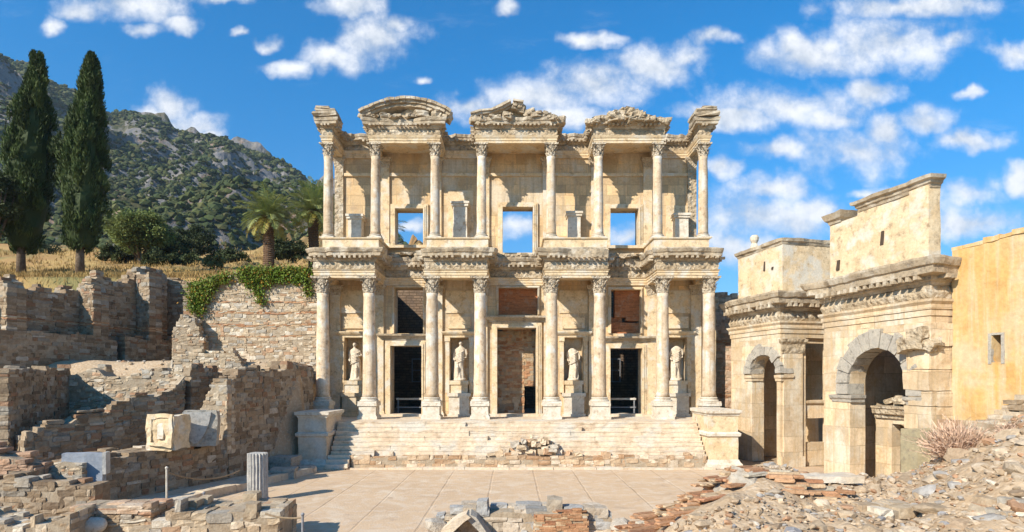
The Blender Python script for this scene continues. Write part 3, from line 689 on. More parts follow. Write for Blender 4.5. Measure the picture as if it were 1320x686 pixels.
# ---- podium and steps
b = MB(); b.box(XC-10.6, XC+10.6, 28.0, 33.0, 1.2, FL, .5).wear(.02, 2).build('podium', STEP, lib)
b = MB(); n = 7; zs = np.linspace(.62, FL, n+1); r = np.random.default_rng(3)
for i in range(n):
    y = 26.72+i*.185; x = -8.35
    while x < 8.85:
        w = min(r.uniform(1.8, 4.2), 8.86-x); dz = -abs(r.normal(0, .015)); dy = abs(r.normal(0, .035))
        if r.random() < .16: dy += r.uniform(.08, .17)
        b.box(x+.003, x+w-.003, y+dy+.016, 28.3+.01*i, zs[i]-(.03 if i else .3), zs[i+1]+dz-.062, .25); b.box(x+.003, x+w-.003, y+dy, 28.3+.01*i, zs[i+1]+dz-.06, zs[i+1]+dz-.002, .25); x += w
for i in range(3):
    b.box(-8.43, -7.38, 26.16+i*.185, 26.9, .07+i*.185, .07+(i+1)*.185, .2)
b.wear(.06, 1.9, 2).build('steps', STEP, lib)
masonry('step_base', '', (-7.34, 26.46), (8.86, 26.46), 1.2, [(0,.6),(.1,.6),(.3,.6),(.45,.62),(.6,.58),(.75,.56),(1,.6)], .06, .42, .17, [((.56,.42,.28),3),((.48,.34,.22),3),((.60,.50,.38),2),((.42,.27,.16),1)], (), 31, rough=.05, ragged=.03, parent=lib)
b = MB(); x = -8.9
while x < 9: 
    w = r.uniform(1.2, 2.4); b.box(x+.01, min(x+w, 9.2)-.01, 26.16+r.uniform(0, .08), 27.2, -.1, .09+r.uniform(-.02, .03), .3); x += w
b.wear(.03, 3).build('lowest_step', STEP, lib)
# broken stump of masonry on the middle of the steps
S = Stones(9); r = np.random.default_rng(9)
for k in range(70):
    xx = r.normal(.95, .8); hh = max(.1, 1.0-abs(xx-.95)*.62)
    S.put((xx, 26.75+r.uniform(-.15, .35), .6+r.uniform(0, hh)), (r.uniform(.09, .26), r.uniform(.1, .2), r.uniform(.06, .15)), pick(r, PAL_BUFF)[0]*1.25, r.uniform(-.3, .3))
V, F, T = S.arrays(.16, .15); fast('broken_masonry', V, F, T, ROCK, lib)
# cheek walls at both ends of the steps, each a moulded pedestal
def cheek(x0, x1, y0, y1, z1, m):
    b = MB(); b.box(x0, x1, y0, y1, .0, z1, .2); b.wear(.04, 1.8)
    o = b.build('cheek_wall', m, lib); P = [(x0, y1), (x0, y0), (x1, y0), (x1, y1)]
    MB().sweep(P, [(-.1, z1-.02), (.03, z1-.02), (.06, z1+.06), (.14, z1+.1), (.16, z1+.24), (-.1, z1+.26)], .2, chip=.15, seed=3).wear(.012, 4).build('cap_moulding', PED, o)
    MB().box(x0+.06, x1-.06, y0+.06, y1-.06, z1, z1+.25, .3).wear(.01).build('top_slab', PED, o)
    MB().sweep(P, [(-.1, .02), (.16, .02), (.16, .22), (.08, .3), (.03, .42), (-.1, .45)], .2, chip=.15, seed=5).wear(.012, 4).build('base_moulding', PED, o)
    MB().sweep(P, [(-.1, 1.45), (.02, 1.45), (.10, 1.5), (.12, 1.62), (.02, 1.68), (-.1, 1.7)], .2, chip=.15, seed=7).wear(.012, 4).build('string_moulding', PED, o)
cheek(8.95, 10.3, 26.5, 28.8, 2.44, LIMEP)
cheek(-9.75, -8.45, 26.5, 28.8, 2.36, STEP)

# ---- columns
def capital(h, r0, r1, name, parent, z):
    b = MB(); b.lathe([(r0*1.04, 0), (r0*1.08, h*.03), (r0*.98, h*.06), (r0*1.0, h*.5), (r0*1.2, h*.75), (r1*1.0, h*.86), (r1*1.0, h*.87)], 20, (0,0,z))
    for row, (zb, lh, n, ph, outw) in enumerate(((.05, .36, 8, 0, .11), (.2, .46, 8, math.pi/8, .14))):
        for k in range(n):
            a = ph+k*2*math.pi/n; V = []; wd = r0*.62
            for i in range(5):
                t = i/4; zz = z+h*(zb+lh*min(t*1.12, 1)-(.06 if i == 4 else 0)); rr = r0*1.03+outw*t**2.2+(.03 if i == 4 else 0); ww = wd*(1-.55*t**2)*.5
                for j in (-1, 0, 1):
                    q = rr-(.02 if j else -.025); V.append((q*math.cos(a)-j*ww*math.sin(a), q*math.sin(a)+j*ww*math.cos(a), zz))
            b.add(V, [(i*3+j, i*3+j+1, i*3+j+4, i*3+j+3) for i in range(4) for j in (0, 1)])
    for k in range(4):
        a = math.pi/4+k*math.pi/2; ca, sa = math.cos(a), math.sin(a)
        P = [(rr*ca, rr*sa, z+zz*h) for rr, zz in ((r0*1.0, .5), (r0*1.25, .68), (r1*1.22, .82), (r1*1.32, .80), (r1*1.30, .74), (r1*1.22, .75))]
        b.tube(P, [.03, .035, .045, .05, .045, .03], 6)
    e = r1*1.30; poly = []
    for k in range(4):
        a = k*math.pi/2; 
        for tx in (-1, -.86, -.4, 0, .4, .86):
            q = e*(1-.2*(1-abs(tx)**2)) if abs(tx) < .9 else e*.93
            poly.append((q*math.cos(a)-tx*e*.98*math.sin(a), q*math.sin(a)+tx*e*.98*math.cos(a)))
    n = len(poly); V = [(x, y, z+h*.87) for x, y in poly]+[(x*1.05, y*1.05, z+h) for x, y in poly]; F = [(i, (i+1)%n, (i+1)%n+n, i+n) for i in range(n)]+[tuple(range(n))[::-1], tuple(range(n, 2*n))]
    b.add(V, F); b.wear(.018, 7, 4); return b.build(name, CAP, parent, local=True)
def column_proto(r, hsh, hcap, hbase, ped, pw, seed=0):
    """pedestal, moulded base, tapering shaft and leafy capital; the shaft is the column itself"""
    z0 = ped+hbase; prof = []
    for i in range(26):
        t = i/25; rr = r*(1-.15*t**1.8); 
        if i == 0: rr = r*1.12
        if i == 25: rr = r*.92
        prof.append((rr, z0+hsh*t))
    col = MB().lathe(prof, 28).wear(.022, 2.6, seed).build('column', MARB, None, smooth=True)
    w = r*1.42
    bm = MB().box(-w, w, -w, w, ped, ped+hbase*.32, .15)
    bm.lathe([(r*1.40, ped+hbase*.33), (r*1.46, ped+hbase*.42), (r*1.40, ped+hbase*.54), (r*1.2, ped+hbase*.62), (r*1.16, ped+hbase*.7), (r*1.26, ped+hbase*.76), (r*1.3, ped+hbase*.86), (r*1.24, ped+hbase*.95), (r*1.12, ped+hbase)], 24)
    bm.wear(.012, 5, 2).build('base', PED, col, local=True)
    if ped > .02:
        h = pw/2; p = MB().box(-h, h, -h, h, .16, ped-.14, .2); p.box(-h-.07, h+.07, -h-.07, h+.07, 0, .16, .2); p.box(-h-.03, h+.03, -h-.03, h+.03, .162, .22, .2); p.box(-h-.06, h+.06, -h-.06, h+.06, ped-.14, ped-.002, .2)
        p.wear(.02, 3, 5).build('pedestal', PED, col, local=True)
    capital(hcap, r*.86, r*1.12, 'capital', col, z0+hsh); return col
def copy_part(o, parent, loc, rz=0):
    c = o.copy(); C.objects.link(c); c.parent = parent; c.location = loc; c.rotation_euler = (0, 0, rz)
    for ch in o.children:
        d = ch.copy(); C.objects.link(d); d.parent = c
    return c
lowp = column_proto(.335, 5.33, .84, .30, .82, .86, 1)
first = True
k = 0
for p in PAV:
    for x in p:
        loc = (x, 0, FL)
        if first: o = lowp; o.parent = lib; o.location = loc; first = False
        else: o = copy_part(lowp, lib, loc, k*math.pi/2)
        k += 1
upp = column_proto(.262, 4.15, .66, .22, 0, .5, 2)
first = True
UZ = 11.55
for x in [UEND[0]]+[v for p in UP for v in p]+[UEND[1]]:
    loc = (x, 1.0, UZ)
    if first: o = upp; o.parent = lib; o.location = loc; first = False
    else: o = copy_part(upp, lib, loc, k*math.pi/2)
    k += 1

# ---- entablatures
def upath(pairs, half, yf, yw, back, xl, xr, ends=True):
    P = []
    for a, c in pairs:
        P += [(XC+a-half, yw), (XC+a-half, yf), (XC+c+half, yf), (XC+c+half, yw)]
    if ends: P[0] = (P[0][0], back); P[-1] = (P[-1][0], back)
    return P
LP = upath(PAV, .33, 29.67, YW-.12, 33.0, 0, 0)
A0, A1, A2, A3 = 9.27, 9.68, 10.10, 10.78
MB().sweep(LP, [(-.5, A0), (0, A0), (0, A0+.13), (.03, A0+.135), (.03, A0+.27), (.06, A0+.275), (.06, A0+.34), (.12, A1-.01), (.12, A1), (-.5, A1)], .3).wear(.014, 3, 1).build('architrave', LIMEP, lib)
MB().sweep(LP, [(-.5, A1+.003), (.02, A1+.003), (.06, A1+.2), (.02, A2-.003), (-.5, A2-.003)], .15).wear(.03, 5, 2).build('frieze', FRZ, lib)
b = MB().sweep(LP, [(-.5, A2), (.06, A2), (.10, A2+.07), (.16, A2+.1), (.18, A2+.2), (.46, A2+.24), (.48, A2+.38), (.55, A2+.42), (.62, A2+.56), (.62, A3-.06), (-.5, A3)], .16, chip=.8, seed=4, cs=.8)
def modillions(b, path, out, z0, z1, w, gap, skip=.1, seed=0):
    r = np.random.default_rng(seed)
    for (ax, ay), (bx, by) in zip(path[:-1], path[1:]):
        L = math.hypot(bx-ax, by-ay); dx, dy = (bx-ax)/L, (by-ay)/L; nx, ny = dy, -dx; n = max(1, int((L+.2)/gap))
        for i in range(n):
            if r.random() < skip: continue
            t = (i+.5)/n*L; cx, cy = ax+dx*t, ay+dy*t; V = []
            for s, o, z in ((-1,out[0],z0),(1,out[0],z0),(1,out[1],z0),(-1,out[1],z0),(-1,out[0],z1),(1,out[0],z1),(1,out[1],z1),(-1,out[1],z1)):
                V.append((cx+dx*s*w/2+nx*o, cy+dy*s*w/2+ny*o, z))
            b.add(V, [(0,1,2,3)[::-1],(4,5,6,7),(0,1,5,4),(1,2,6,5),(2,3,7,6),(3,0,4,7)])
    return b
modillions(b, LP, (.15, .42), A2+.12, A2+.25, .12, .26, .15, 1).wear(.035, 4, 6).build('cornice', CORN, lib)
for a, c in PAV: MB().box(XC+a-.05, XC+c+.05, 29.95, YW+.02, A0+.28, A1+.05, .4).wear(.01).build('coffered_ceiling', LIMEP, lib)
# floor of the upper galleries (top of the lower entablature)
for a, c in PAV: MB().box(XC+a-.3, XC+c+.3, 29.7, YU+.2, A2+.1, A3+.05, .4).wear(.02).build('gallery_floor', CORN, lib)
MB().box(XC-10.2, XC+10.2, YW-.05, YU+.2, A2+.1, A3+.02, .5).wear(.03).build('wall_ledge', CORN, lib)
# low plinth bands under the upper columns, each spanning a lower pavilion
for i, (a, c) in enumerate(PAV):
    z1 = UZ; x0, x1 = XC+a-.2, XC+c+.2
    if i == 0: x1 = XC-7.2
    if i == 3: x0 = XC+7.25
    if i in (1, 2): x0, x1 = (XC-4.68, XC-1.45) if i == 1 else (XC+1.5, XC+4.78)
    b = MB().box(x0, x1, 30.55, YU+.1, A3+.02, z1-.12, .3); b.wear(.015, 3)
    o = b.build('plinth_band', LIMEP, lib)
    MB().sweep([(x0, YU), (x0, 30.55), (x1, 30.55), (x1, YU)], [(-.3, z1-.119), (.02, z1-.119), (.08, z1-.08), (.09, z1-.02), (-.3, z1-.001)], .25, chip=.2, seed=i).wear(.01, 4).build('band_moulding', LIMEP, o)
    MB().box(x0+.1, x1-.1, 30.7, YU-.02, z1-.1, z1-.004).build('band_top', LIMEP, o)
    MB().sweep([(x0, YU), (x0, 30.55), (x1, 30.55), (x1, YU)], [(-.1, A3+.03), (.12, A3+.03), (.12, A3+.12), (.03, A3+.2), (-.1, A3+.2)], .25, chip=.3, seed=i).wear(.012, 4).build('foot_moulding', LIMEP, o)
UPP = [(XC+UEND[0]-.27, 33.3), (XC+UEND[0]-.27, 30.73), (XC+UEND[0]+.27, 30.73), (XC+UEND[0]+.27, YU-.1)]
UPP += upath(UP, .27, 30.73, YU-.1, 0, 0, 0, ends=False)
UPP += [(XC+UEND[1]-.27, YU-.1), (XC+UEND[1]-.27, 30.73), (XC+UEND[1]+.27, 30.73), (XC+UEND[1]+.27, 33.3)]
B0, B1, B2, B3 = 16.57, 16.95, 17.28, 17.82
MB().sweep(UPP, [(-.24, B0), (0, B0), (0, B0+.12), (.03, B0+.125), (.03, B0+.25), (.055, B0+.255), (.1, B1), (-.24, B1)], .3).wear(.014, 3, 4).build('architrave', LIMEP, lib)
MB().sweep(UPP, [(-.24, B1+.003), (.02, B1+.003), (.05, B1+.17), (.02, B2-.003), (-.24, B2-.003)], .15).wear(.03, 5, 5).build('frieze', FRZ, lib)
b = MB().sweep(UPP, [(-.24, B2), (.05, B2), (.09, B2+.06), (.14, B2+.09), (.16, B2+.17), (.36, B2+.2), (.38, B2+.32), (.44, B2+.36), (.48, B3-.06), (.48, B3-.03), (-.24, B3)], .15, chip=.95, seed=8, cs=.9)
modillions(b, UPP, (.13, .34), B2+.1, B2+.205, .10, .22, .2, 2).wear(.04, 4, 7).build('cornice', CORN, lib)
for a, c in UP: MB().box(XC+a-.02, XC+c+.02, 30.95, YU+.02, B0+.3, B3-.05, .4).wear(.012).build('coffered_ceiling', LIMEP, lib)
for e in UEND: MB().box(XC+e-.2, XC+e+.2, 30.8, YU+.3, B0+.02, B3+.02, .4).wear(.02).build('end_block', CORN, lib)
# higher broken crowning stones over the two end columns
for sx in (-1, 1):
    S = Stones(14+sx)
    for k, (dx, dz, hx, hz) in enumerate(((0,.12,.62,.11),(-.05,.30,.56,.10),(.1,.44,.38,.07))): S.put((XC+UEND[1]*sx+dx*sx, 30.95, B3+dz), (hx, .7, hz), (.8,.77,.72))
    V, F, T = S.arrays(.1, .03); fast('crowning_stones', V, F, T, CORN, lib)

# ---- wall pilasters, panels, niche frames, statue bases
def pilaster(x, w, y, z0, z1, d, m, capm=True):
    b = MB().box(x-w/2, x+w/2, y-d, y+.05, z0+.3, z1-.55 if capm else z1, .4).wear(.012, 3)
    o = b.build('pilaster', m, lib)
    MB().sweep([(x-w/2, y+.02), (x-w/2, y-d), (x+w/2, y-d), (x+w/2, y+.02)], [(-.1, z0), (.09, z0), (.09, z0+.12), (.05, z0+.2), (.02, z0+.3), (-.1, z0+.3)], .2).wear(.008, 4).build('base', m, o)
    if capm: MB().sweep([(x-w/2, y+.02), (x-w/2, y-d), (x+w/2, y-d), (x+w/2, y+.02)], [(-.1, z1-.55), (.01, z1-.55), (.02, z1-.5), (.05, z1-.3), (.06, z1-.22), (.14, z1-.1), (.15, z1), (-.1, z1)], .12).wear(.02, 8).build('capital', CAP, o)
for i, p in enumerate(PAV):
    for x in p: pilaster(XC+x, .56, YW, FL, A0, .16, LIMEP)
for i, (x0, x1) in enumerate(((-7.35,0),(-4.42,0),(-1.72,0),(1.78,0),(4.5,0),(7.45,0),(-9.95,0),(9.95,0))):
    pilaster(XC+x0, .48, YU, UZ-.1, B0, .14, FRZ if i in (6, 7) else LIMEP)
for i, n in enumerate(NX):
    # pedestal under the niche
    b = MB().box(n-.55, n+.55, YW-.40, YW+.05, FL+.12, 3.15, .3); b.box(n-.62, n+.62, YW-.47, YW+.04, FL+.001, FL+.14, .3); b.box(n-.64, n+.64, YW-.48, YW+.04, 3.15, 3.34, .3)
    b.wear(.012, 3).build('niche_pedestal', LIME if i == 0 else PED, lib)
    b = MB().box(n-.46, n+.46, YW-.30, YW+.06, 3.342, 3.80, .3); b.box(n-.52, n+.52, YW-.36, YW+.62, 3.80, 4.02, .3); b.wear(.012, 3).build('statue_base', LIMEP, lib)
    for sx in (-1, 1):
        b = MB().box(n+sx*.66-.11, n+sx*.66+.11, YW-.15, YW+.03, 3.35, 6.40, .3); b.box(n+sx*.66-.15, n+sx*.66+.15, YW-.19, YW+.03, 6.18, 6.40, .3); b.wear(.01).build('niche_pilaster', LIMEP, lib)
    MB().sweep([(n-.8, YW+.02), (n-.8, YW-.15), (n+.8, YW-.15), (n+.8, YW+.02)], [(-.1, 6.40), (.02, 6.40), (.03, 6.52), (.12, 6.56), (.2, 6.66), (.2, 6.72), (-.1, 6.74)], .2, chip=.3, seed=i).wear(.012, 4).build('niche_cornice', LIMEP, lib)
    MB().box(n-.62, n+.62, YW-.09, YW+.03, 6.9, 7.55, .3).wear(.01).build('carved_panel', LIMEP, lib)
    MB().box(n-.78, n+.78, YW-.05, YW+.02, 7.75, 9.0, .4).wear(.01).build('wall_panel', LIMEP, lib)
# pedestals on the upper galleries
for i, (x, w, z1) in enumerate((((458-660)*.0432, .74, 13.25), ((593-660)*.0432, .78, 13.95), ((740-660)*.0432, .70, 13.4), ((878-660)*.0432, .74, 13.3))):
    b = MB().box(x-w/2, x+w/2, YU-.62, YU-.02, UZ, z1-.25, .25); b.box(x-w/2-.06, x+w/2+.06, YU-.68, YU-.02, UZ+.001, UZ+.18, .25); b.box(x-w/2-.07, x+w/2+.07, YU-.69, YU-.015, z1-.25, z1-.12, .25); b.box(x-w/2-.12, x+w/2+.12, YU-.74, YU-.01, z1-.12, z1, .25)
    b.wear(.02 if i != 1 else .05, 3, i).build('gallery_pedestal', PED, lib)
    if i in (1, 3): MB().box(x-.72, x+.72, YU-.07, YU+.02, UZ, 14.75 if i == 1 else 13.9, .4).wear(.012).build('wall_panel', LIMEP, lib)
# string course at the height of the niche tops, between door and pilaster
MB().box(XC-9.85, XC+9.85, YU-.10, YU+.02, 15.55, 15.72, .4).wear(.012, 3).build('string_course', LIMEP, lib)

# ---- broken pediments
def arcpts(xa, xb, za, zt, n):
    w = (xb-xa)/2; h = zt-za; Rr = (w*w+h*h)/(2*h); cx = (xa+xb)/2; cz = zt-Rr; a0 = math.asin(w/Rr)
    return [(cx+Rr*math.sin(-a0+2*a0*i/n), cz+Rr*math.cos(-a0+2*a0*i/n)) for i in range(n+1)]
def raking(pts, th, y0, y1, name, m, parent, seed, taper=None):
    """band of moulded stones following points in the facade plane, with three steps of moulding"""
    b = MB(); r = np.random.default_rng(seed)
    for i in range(len(pts)-1):
        (xa, za), (xb, zb) = pts[i], pts[i+1]; L = math.hypot(xb-xa, zb-za); nx, nz = -(zb-za)/L, (xb-xa)/L
        for k, (t0, t1, dy) in enumerate(((0,.34,0),(.34,.68,-.12),(.68,1,-.24))):
            e = r.uniform(.0, .06); y00 = y0+dy+e
            P = [(xa+nx*th*t0, za+nz*th*t0), (xb+nx*th*t0, zb+nz*th*t0), (xb+nx*th*t1*r.uniform(.92, 1.05), zb+nz*th*t1), (xa+nx*th*t1*r.uniform(.92, 1.05), za+nz*th*t1)]
            n = len(P); q = MB(); ys = np.linspace(y00, y1, 4)
            V = [(x, y, z) for y in ys for x, z in P]; F = [(0,1,2,3),(15,14,13,12)]+[(s*4+j, s*4+4+j, s*4+4+(j+1)%4, s*4+(j+1)%4) for s in range(3) for j in range(4)]
            b.add(V, F)
    return b.wear(.07, 3.4, seed).build(name, m, parent)
YP = 30.62
def pile(name, specs, seed, m, parent, jit=.17, col=(.92,.88,.82)):
    S = Stones(seed); r = np.random.default_rng(seed)
    for x, y, z, hx, hy, hz in specs:
        S.put((x, y, z), (hx*.8, hy, hz*.85), np.array(col)*r.uniform(.8, 1.12), r.uniform(-.3, .3))
        for q in range(4):
            S.put((x+r.uniform(-.8, .8)*hx, y-r.uniform(0, .25), z+r.uniform(-.7, .9)*hz), (hx*r.uniform(.2, .5), hy*r.uniform(.4, .8), hz*r.uniform(.25, .5)), np.array(col)*r.uniform(.7, 1.2), r.uniform(-.6, .6))
    V, F, T = S.arrays(jit, .16); V = wear(V, .07, 6, seed); return fast(name, V, F, T, m, parent)
def fpx(x, y): return ((x-660)*.0409, 4.05+(490-y)*.0409)
# left: round pediment, arch nearly whole, field partly fallen
xa, xb = fpx(470, 0)[0], fpx(578, 0)[0]
ped = raking(arcpts(xa, xb, B3-.05, 18.42, 18), .42, YP-.15, YP+.75, 'round_pediment', CORN, lib, 3)
pl = arcpts(xa+.3, xb-.2, B3-.02, 18.42, 14); poly = [p for p in pl if p[0] > fpx(519, 0)[0]]; poly = [(fpx(503, 0)[0], B3-.02), (fpx(506, 0)[0], 18.05), (fpx(513, 0)[0], 18.1)]+poly
b = MB().prism(poly, YP+.22, YP+.6).wear(.05, 3); b.build('tympanum', FRZ, ped)
pile('pediment_debris', [(fpx(x, 0)[0], YP+.15, B3+h, sx, .3, hz) for x, h, sx, hz in ((474,.2,.3,.2),(483,.07,.18,.07),(497,.10,.34,.10),(512,.08,.34,.08),(530,.12,.34,.12),(545,.2,.4,.16),(563,.22,.3,.2),(575,.28,.26,.26),(558,.5,.2,.14))], 6, CORN, ped)
# middle: pointed pediment, right slope fallen
pk = fpx(661, 139)
ped = raking([fpx(609, 156), fpx(622, 152), fpx(636, 149.5), fpx(650, 144.5), pk, fpx(674, 141)], .30, YP-.12, YP+.7, 'pointed_pediment', CORN, lib, 5)
b = MB().prism([fpx(628, 158), fpx(728, 158), fpx(727, 154), fpx(712, 150), fpx(695, 147.5), fpx(684, 142.5), pk, fpx(640, 150)], YP+.2, YP+.62).wear(.08, 2.4); b.build('tympanum', FRZ, ped)
pile('pediment_debris', [(*(lambda q: (q[0], YP+dy, q[1]))(fpx(x, y)), sx, .3, sz) for x, y, dy, sx, sz in ((612,155,.1,.3,.2),(622,156,.05,.25,.14),(664,140,.1,.32,.18),(672,142,.2,.25,.2),(682,147,.15,.3,.16),(690,151,.0,.4,.14),(704,152,.1,.34,.18),(716,155,.05,.3,.15),(724,156,.1,.24,.2),(655,152,-.05,.3,.16),(640,155,-.05,.35,.12))], 8, CORN, ped)
# right: heap of carved fragments
ped = pile('ruined_pediment', [(*(lambda q: (q[0], YP+dy, q[1]))(fpx(x, y)), sx, .34, sz) for x, y, dy, sx, sz in ((760,159,.1,.25,.16),(770,157,.1,.3,.2),(780,155,.1,.3,.2),(790,152.5,0,.36,.22),(800,150,.15,.4,.25),(811,148,.1,.35,.3),(822,151,.0,.35,.22),(832,154,.1,.35,.16),(845,157,.1,.4,.12),(855,158,.1,.3,.14),(805,144.5,.2,.28,.12),(808,141.5,.2,.17,.1),(816,145,.2,.3,.14),(790,158,-.15,.5,.14),(815,158,-.15,.5,.15),(838,158,-.12,.4,.13))], 10, FRZ, lib)
MB().prism([fpx(768, 159), fpx(858, 159), fpx(850, 156), fpx(828, 151), fpx(811, 146), fpx(797, 148), fpx(780, 154)], YP+.25, YP+.6).wear(.08, 2.6).build('tympanum', FRZ, ped)
# broken stones along the ledge between the lower pavilions
r = np.random.default_rng(17)
for a, c in ((-7.0,-4.9),(-1.2,1.3),(4.9,7.0)):
    pile('ledge_stones', [(XC+x, YW+r.uniform(-.35, .3), A3+.05+r.uniform(-.02, .10), r.uniform(.2, .45), .3, r.uniform(.05, .16)) for x in np.linspace(a, c, 7)], int(abs(a)*10), CORN, lib)

# ------------------------------------------------------------------ statues in the niches
def statue(name, label, loc, ht, head=True, lean=.0, arm=1, seed=0):
    """draped standing woman: one continuous carved figure on a small round plinth"""
    r = np.random.default_rng(seed); k = ht/1.95; n = 40; b = MB()
    levels = [(0,.27,.22),(.06,.29,.24),(.35,.27,.22),(.65,.25,.20),(.95,.25,.19),(1.08,.24,.18),(1.2,.21,.165),(1.35,.24,.17),(1.47,.26,.165),(1.56,.235,.14),(1.61,.13,.11),(1.66,.075,.08)]
    zs = np.linspace(0, 1.66, 46); rx = np.interp(zs, [l[0] for l in levels], [l[1] for l in levels]); ry = np.interp(zs, [l[0] for l in levels], [l[2] for l in levels])
    V = []; a = np.linspace(0, 2*np.pi, n, endpoint=False)
    for z, x, y in zip(zs, rx, ry):
        low = np.clip(1-z/1.05, 0, 1); f = 1+low*.085*np.sin(9*a+2.2*np.sin(z*1.3+seed))+(.05*np.sin(5*a+z*7+seed) if z < 1.5 else 0)
        sway = .05*math.sin(z*2.4+.4)*(1 if seed % 2 else -1)
        V.append(np.stack([x*f*np.cos(a)+sway, y*f*np.sin(a), np.full(n, z)], 1))
    F = [(i*n+j, i*n+(j+1)%n, (i+1)*n+(j+1)%n, (i+1)*n+j) for i in range(len(zs)-1) for j in range(n)]
    b.add(np.concatenate(V), F+[tuple(range(n))[::-1], tuple(range((len(zs)-1)*n, len(zs)*n))])
    sw = .05*math.sin(1.55*2.4+.4)*(1 if seed % 2 else -1)
    # slanting folds of the mantle over the hips, bent knee
    for i in range(6):
        z0 = .82+i*.085; b.tube([(-.27, -.05, z0-.05), (-.12, -.21, z0), (.08, -.22, z0+.09), (.25, -.08, z0+.2)], [.02, .035, .035, .02], 6)
    b.tube([(.09*(1 if seed % 2 else -1), -.12, .95), (.11*(1 if seed % 2 else -1), -.26, .58), (.09*(1 if seed % 2 else -1), -.2, .1)], [.09, .085, .06], 8)
    # arms
    b.tube([(sw-.25, 0, 1.5), (-.33, -.02, 1.24), (-.30, -.12, 1.02), (-.24, -.20, .93)], [.07, .06, .05, .035], 8)
    if arm == 1: b.tube([(sw+.25, 0, 1.5), (.33, -.03, 1.24), (.18, -.22, 1.2), (.03, -.25, 1.34)], [.07, .06, .05, .04], 8)
    elif arm == 0: b.tube([(sw+.25, 0, 1.5), (.34, -.03, 1.26), (.31, -.10, 1.06)], [.07, .062, .055], 8)
    else: b.tube([(sw+.25, 0, 1.5), (.35, -.03, 1.25), (.33, -.13, 1.05), (.31, -.26, 1.0)], [.07, .06, .05, .04], 8)
    if head:
        b.tube([(sw, 0, 1.6), (sw, -.01, 1.74)], [.075, .065], 10)
        v, f = ICO3; q = v*np.array([.092, .108, .128]); q[:, 2] += np.where(q[:, 1] > .03, .01, 0); b.add(q+np.array([sw, -.015, 1.83]), f)
        v, f = ICO2; b.add(v*np.array([.107, .10, .10])+np.array([sw, .025, 1.875]), f); b.add(v*np.array([.055, .05, .05])+np.array([sw, .13, 1.85]), f)
        b.add(v*np.array([.016, .03, .03])+np.array([sw, -.125, 1.82]), f); b.add(v*np.array([.03, .02, .012])+np.array([sw, -.11, 1.775]), f)
        for sx in (-1, 1): b.add(v*np.array([.02, .02, .03])+np.array([sw+sx*.095, 0, 1.825]), f); b.add(v*np.array([.024, .015, .012])+np.array([sw+sx*.036, -.108, 1.847]), f)
    b.lathe([(.33, -.09), (.34, -.05), (.31, .02)], 20)
    Vv = np.concatenate(b.V)*k; Vv[:, 2] += .09*k
    me = bpy.data.meshes.new('tmp'); me.from_pydata(Vv.tolist(), [], b.F); to = bpy.data.objects.new('tmp', me); C.objects.link(to)
    md = to.modifiers.new('r', 'REMESH'); md.mode = 'VOXEL'; md.voxel_size = .018; md.use_smooth_shade = True
    dg = bpy.context.evaluated_depsgraph_get(); m2 = bpy.data.meshes.new_from_object(to.evaluated_get(dg)); bpy.data.objects.remove(to)
    m2.name = name; m2.materials.clear(); m2.materials.append(STAT)
    o = bpy.data.objects.new(name, m2); C.objects.link(o); o.location = loc; tag(o, label, 'statue'); return o
statue('statue', 'pale statue of a draped woman with raised hand, in the leftmost niche', (NX[0], YW+.22, 4.025), 2.02, True, arm=1, seed=1)
statue('statue', 'white marble statue with its head, in the niche left of the middle doorway', (NX[1], YW+.22, 4.025), 2.12, True, arm=0, seed=2)
statue('statue', 'headless white marble statue in the niche right of the middle doorway', (NX[2], YW+.22, 4.025), 2.0, False, arm=2, seed=3)
statue('statue', 'headless weathered statue in the niche farthest right, near the gate', (NX[3], YW+.22, 4.025), 2.14, False, arm=0, seed=4)

# railings across two doorways
def barrier(x0, x1, y, label):
    t = thing('barrier', label, 'barrier', ((x0+x1)/2, y, FL)); 
    for x in (x0+.1, x1-.1): MB().box(x-.035, x+.035, y-.035, y+.035, FL, FL+1.0).build('post', IRON, t)
    MB().box(x0, x1, y-.06, y-.037, FL+.86, FL+.97).build('rail', PED, t); MB().box(x0, x1, y-.06, y-.037, FL+.40, FL+.47).build('rail', IRON, t)
barrier(-6.65, -5.02, YW+1.3, 'low white railed barrier inside the left doorway of the library')
barrier(5.46, 7.13, YW+1.3, 'low white railed barrier inside the right doorway of the library')
def info_board(x, y, label):
    t = thing('window_grille', label, 'grille', (x, y, FL+1.9))
    b = MB(); 
    b.box(x-.62, x+.62, y-.04, y+.04, 3.9, 3.98); b.box(x-.62, x+.62, y-.04, y+.04, 5.5, 5.58); b.box(x-.62, x-.54, y-.04, y+.04, 3.98, 5.5); b.box(x+.54, x+.62, y-.04, y+.04, 3.98, 5.5); b.build('frame', IRON, t)
    b = MB(); b.box(x-.03, x+.03, y-.02, y+.02, 3.98, 5.5); b.box(x-.54, x-.031, y-.021, y+.021, 4.72, 4.77); b.box(x+.031, x+.54, y-.021, y+.021, 4.72, 4.77); b.build('bars', IRON, t)
info_board(-6.5, 41.3, 'grey barred window frame on the dark hall wall seen through the left doorway')
info_board(7.1, 41.3, 'grey barred window frame on the dark hall wall seen through the right doorway')

